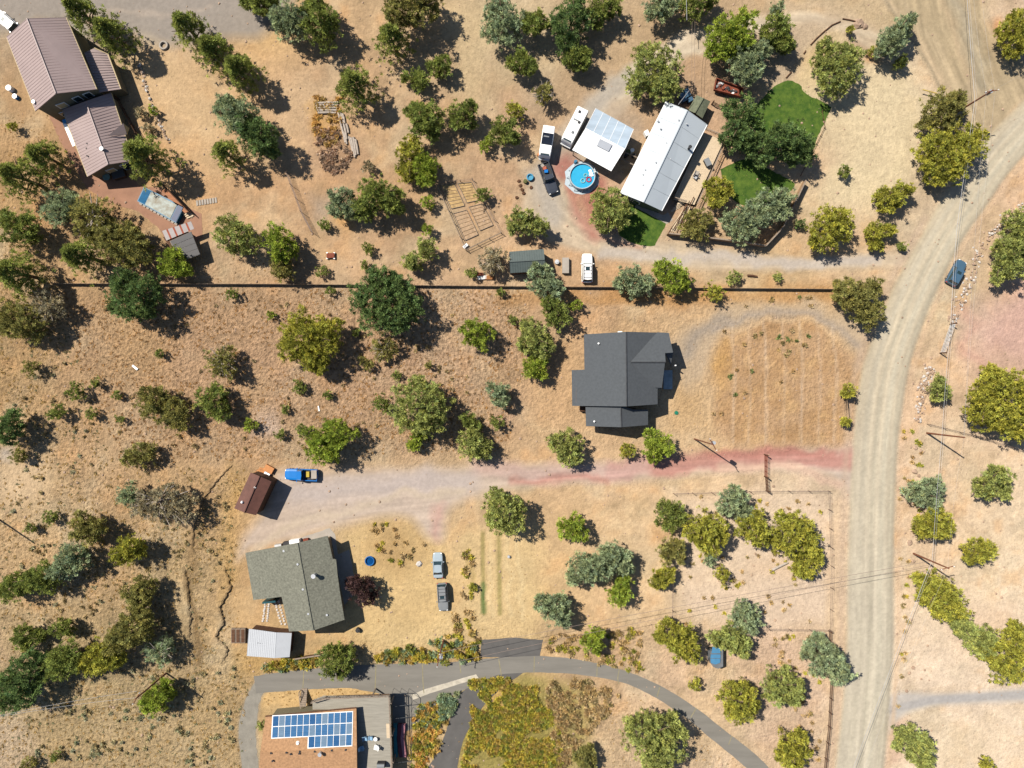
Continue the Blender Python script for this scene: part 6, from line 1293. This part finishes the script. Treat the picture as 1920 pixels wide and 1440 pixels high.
sp = [(x, y, rg.uniform(4, 8), [(140,160,130),(128,150,112),(150,160,120)][rg.integers(3)], rg.uniform(.5, 1.1)) for x, y in inpoly([(825,1300),(860,1300),(855,1325),(835,1345),(822,1340)], 30, rg)]
sp += [(x, y, rg.uniform(3, 7), (yel + [(214,170,96), (206,160,90), (130,146,110)])[rg.integers(9)], rg.uniform(.3, .8)) for x, y in inpoly([(775,1330),(815,1310),(838,1345),(820,1400),(795,1440),(772,1440)], 110, rg)]
scrub('sage_patch', sp, 'sage and golden scrub between the two asphalt branches', 9)
sp = [(x, y, rg.uniform(2, 6), (brn + yel[:2])[rg.integers(6)], rg.uniform(.2, .5)) for x, y in inpoly([(1030,1190),(1090,1185),(1200,1175),(1205,1260),(1120,1245),(1020,1215)], 90, rg)]
sp += [(x, y, rg.uniform(2, 6), (brn + yel[:2])[rg.integers(6)], rg.uniform(.2, .5)) for x, y in inpoly([(855,1020),(890,1040),(885,1150),(900,1210),(840,1190),(870,1100)], 36, rg)]
sp += [(x, y, rg.uniform(2, 6), (brn + yel[:2])[rg.integers(6)], rg.uniform(.2, .45)) for x, y in inpoly([(700,980),(750,975),(800,1020),(780,1060),(720,1060),(690,1010)], 24, rg)]
sp += [(x, y, rg.uniform(1, 2.6), (brn + yel[:1])[rg.integers(5)], rg.uniform(.12, .3)) for x, y in inpoly([(1280,930),(1545,930),(1545,1175),(1280,1175)], 70, rg)]
sp += [(x, y, rg.uniform(1.5, 4), (brn + [(120,132,80)])[rg.integers(5)], rg.uniform(.15, .35)) for x, y in inpoly([(1330,600),(1375,640),(1360,740),(1320,800),(1500,700),(1560,560),(1440,552)], 30, rg)]
sp += [(x, y, rg.uniform(1.5, 4), (brn + yel[:1])[rg.integers(5)], rg.uniform(.15, .35)) for x, y in inpoly([(1450,1190),(1545,1190),(1535,1440),(1500,1440)], 50, rg)]
sp += [(x, y, rg.uniform(1.5, 4), (brn + yel[:3])[rg.integers(7)], rg.uniform(.15, .35)) for x, y in inpoly([(1690,760),(1720,790),(1735,900),(1720,1000),(1690,1300),(1710,1330),(1680,1330),(1685,900)], 40, rg)]
sp += [(x, y, rg.uniform(3, 7), [(214,172,104),(200,162,100),(176,150,92)][rg.integers(3)], rg.uniform(.3, .6)) for x, y in inpoly([(590,183),(640,182),(640,192),(640,250),(620,280),(590,250)], 50, rg)]
scrub('dry_weeds', sp, 'scattered dry brown weeds and low bushes over the yards', 10, n=8)
sp = [(x, y, rg.uniform(2, 6), [(186,158,134),(196,168,142),(164,142,122)][rg.integers(3)], rg.uniform(.2, .5)) for x, y in inpoly([(588,240),(630,238),(660,290),(640,325),(600,320)], 70, rg)]
scrub('brush_heap', sp, 'heap of brown cut brush left of the log row', 11)
sp = [(x, y, rg.uniform(1.5, 4.2), [(172,170,140),(160,162,128),(184,172,132),(164,150,112)][rg.integers(4)], rg.uniform(.2, .5)) for x, y in inpoly([(60,1200),(200,1260),(440,1250),(450,1440),(40,1440),(20,1300)], 430, rg)]
sp += [(x, y, rg.uniform(1.5, 4), [(172,168,136),(168,150,112),(156,140,104),(180,162,118)][rg.integers(4)], rg.uniform(.15, .4)) for x, y in inpoly([(20,640),(100,600),(230,870),(440,880),(420,1180),(330,1240),(60,1180),(10,900)], 330, rg)]
sp += [(x, y, rg.uniform(1.2, 3.2), [(180,160,118),(164,146,110),(158,138,104)][rg.integers(3)], rg.uniform(.12, .35)) for x, y in inpoly([(150,560),(1000,560),(980,850),(240,865)], 330, rg)]
sp = [q for q in sp if vnoise(np.array([q[0]]), np.array([q[1]]), 38, 91)[0] > .52]
scrub('sage_tufts', sp, 'grey-green sage tufts and dark weeds dotted over the slopes', 14, n=7, rc=.2)
# bunchgrass tussocks: tapering blades in small domes
def tussocks(name, polys, label, seed):
    rg = np.random.default_rng(seed); Cs = []; cols = []
    for poly, dens, colset, smin, smax in polys:
        a = np.array(poly, float); ar = abs(sum(a[i - 1][0] * a[i][1] - a[i][0] * a[i - 1][1] for i in range(len(a)))) / 2 * S * S
        q = np.array(inpoly(poly, int(ar * dens), rg)); keep = (fbm(q[:, 0], q[:, 1], 40, 13, 3) > .36) & (polymask(q[:, 0], q[:, 1], ASPH, 2) < .1); q = q[keep]
        Cs.append(np.column_stack([q, rg.uniform(smin, smax, len(q))])); cols.append(lin1(np.array(colset, float)[rg.integers(len(colset), size=len(q))]) * K * 1.3)
    Q = np.concatenate(Cs); col = np.concatenate(cols); m = len(Q); nb = 12; T_ = m * nb
    x = (Q[:, 0] - 960) * S; y = (720 - Q[:, 1]) * S; c = np.repeat(np.stack([x, y, np.zeros(m)], -1), nb, 0); s = np.repeat(Q[:, 2], nb)[:, None]
    a = rg.uniform(0, 2 * np.pi, T_); tl = rg.uniform(.2, 1.0, T_)[:, None]; out = np.stack([np.cos(a), np.sin(a), np.zeros(T_)], -1); side = np.stack([-np.sin(a), np.cos(a), np.zeros(T_)], -1)
    w_ = rg.uniform(.07, .17, T_)[:, None] * s; c0 = c + out * s * .1
    Vv = np.stack([c0 - side * w_ * 1.3, c0 + side * w_ * 1.3, c + out * s * tl + np.array([0, 0, 1.0]) * s * rg.uniform(.2, .6, T_)[:, None]], 1).reshape(-1, 3)
    cc = np.repeat(col, nb * 3, 0) * np.repeat(1 + rg.normal(size=(T_, 1)) * .12, 3, 0)
    o = link_mesh(name, fast_mesh(name, Vv, np.arange(T_ * 3).reshape(-1, 3), M_DRY, np.clip(cc, .01, .8))); tag(o, label, 'grass', kind='stuff')
tan = [(206,160,108),(190,146,98),(214,172,118),(176,134,90),(198,150,94),(166,130,92),(150,122,88)]
yel2 = [(206,170,112),(194,160,100),(180,146,92),(160,136,90),(214,180,122),(150,134,92)]
org = [(208,166,104),(194,152,96),(216,176,114),(176,142,96)]
tussocks('bunchgrass', [
 ([(110,545),(640,542),(980,545),(1000,640),(960,760),(960,850),(500,862),(230,872),(150,700)], 1.7, tan, .18, .42),
 ([(-20,420),(110,540),(160,720),(215,870),(460,880),(450,1000),(420,1200),(470,1240),(450,1460),(-20,1460)], 1.5, yel2 + [(136,140,104)], .18, .46),
 ([(-20,200),(60,230),(120,330),(240,380),(300,470),(600,500),(620,530),(0,530)], .7, tan + org, .14, .3),
 ([(990,545),(1560,545),(1600,640),(1590,835),(1240,838),(1060,850),(960,850),(1000,780),(1060,800),(1060,640)], .22, tan + org, .08, .18),
 ([(640,1000),(800,1010),(860,1080),(1010,1000),(1010,1180),(700,1220),(640,1190)], .5, org + yel2, .09, .2),
 ([(490,1290),(760,1272),(775,1300),(735,1300),(590,1302),(500,1335)], 2.2, org, .14, .3), ([(480,1240),(700,1200),(900,1180),(900,1230),(700,1240)], .9, org + yel2, .14, .3),
 ([(860,1275),(1200,1300),(1400,1440),(860,1440)], .6, yel2 + org, .12, .26), ([(430,880),(460,900),(440,1010),(450,1180),(425,1200),(410,1050)], 1.3, org, .14, .3),
 ([(20,200),(100,215),(140,330),(60,330)], .6, org, .12, .25)], 'dry bunchgrass tussocks covering the slopes and yards', 3)
tussocks('lawn_grass', [(p_, 7.0, [(90,140,44),(110,156,54),(136,170,66),(76,124,38)], .07, .16) for p_ in ([(1440,170),(1470,150),(1498,155),(1512,175),(1555,196),(1558,208),(1530,264),(1512,302),(1440,262),(1400,230)], [(1348,318),(1400,296),(1450,320),(1492,345),(1470,370),(1440,382),(1395,386),(1370,372),(1358,345)], [(1184,374),(1200,383),(1248,407),(1250,418),(1232,452),(1222,464),(1180,454),(1160,436),(1160,400)])] + [([(1395,140),(1440,150),(1560,190),(1570,215),(1520,310),(1480,390),(1380,395),(1340,320)], .8, [(110,132,60),(160,156,90),(190,170,110)], .07, .16)], 'short green grass on the watered lawns', 4)
rg_ = random.Random(31); g = B()
for i in range(2600):
    x, y = rg_.uniform(-20, 1940), rg_.uniform(-20, 1460)
    if 1590 < x < 1680 and y > 650: continue
    p = P(x, y); g.rock((p.x, p.y, -.02), rg_.choice((.06, .08, .1, .14, .2)) * rg_.uniform(.7, 1.3), rg_, .7)
g.build('loose_stones', M_ROCK, None, 'small loose stones strewn over the dry ground', 'stones', kind='stuff', loc=(0, 0, 0))
# low earth ledges on the slope left of the grey-green house: ground rising gently from the left, then breaking off
rg_ = random.Random(22)
def ledge(name, pts, h, wid):
    L_ = smooth(pts, 10); rows = []; n = len(L_)
    for i, (x, y) in enumerate(L_):
        e = math.sin(math.pi * i / (n - 1)) ** .4; j = rg_.gauss(0, 1.6); hh = h * e * rg_.uniform(.7, 1.15)
        for k in range(7): t = k / 6; rows.append((x - wid * (1 - t) * (1 + .1 * j) + j * t, y, hh * t ** 1.6))
        rows.append((x + j + 1.2, y, -.02))
    V = np.array([P(x, y, 0) + Vector((0, 0, z + .006)) for x, y, z in rows]); F = [(i * 8 + k, (i + 1) * 8 + k, (i + 1) * 8 + k + 1, i * 8 + k + 1) for i in range(n - 1) for k in range(7)]
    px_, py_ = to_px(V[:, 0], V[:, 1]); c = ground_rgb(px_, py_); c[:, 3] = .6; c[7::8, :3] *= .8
    tag(link_mesh(name, fast_mesh(name, V, F, M_GROUND, c)), kind='structure')
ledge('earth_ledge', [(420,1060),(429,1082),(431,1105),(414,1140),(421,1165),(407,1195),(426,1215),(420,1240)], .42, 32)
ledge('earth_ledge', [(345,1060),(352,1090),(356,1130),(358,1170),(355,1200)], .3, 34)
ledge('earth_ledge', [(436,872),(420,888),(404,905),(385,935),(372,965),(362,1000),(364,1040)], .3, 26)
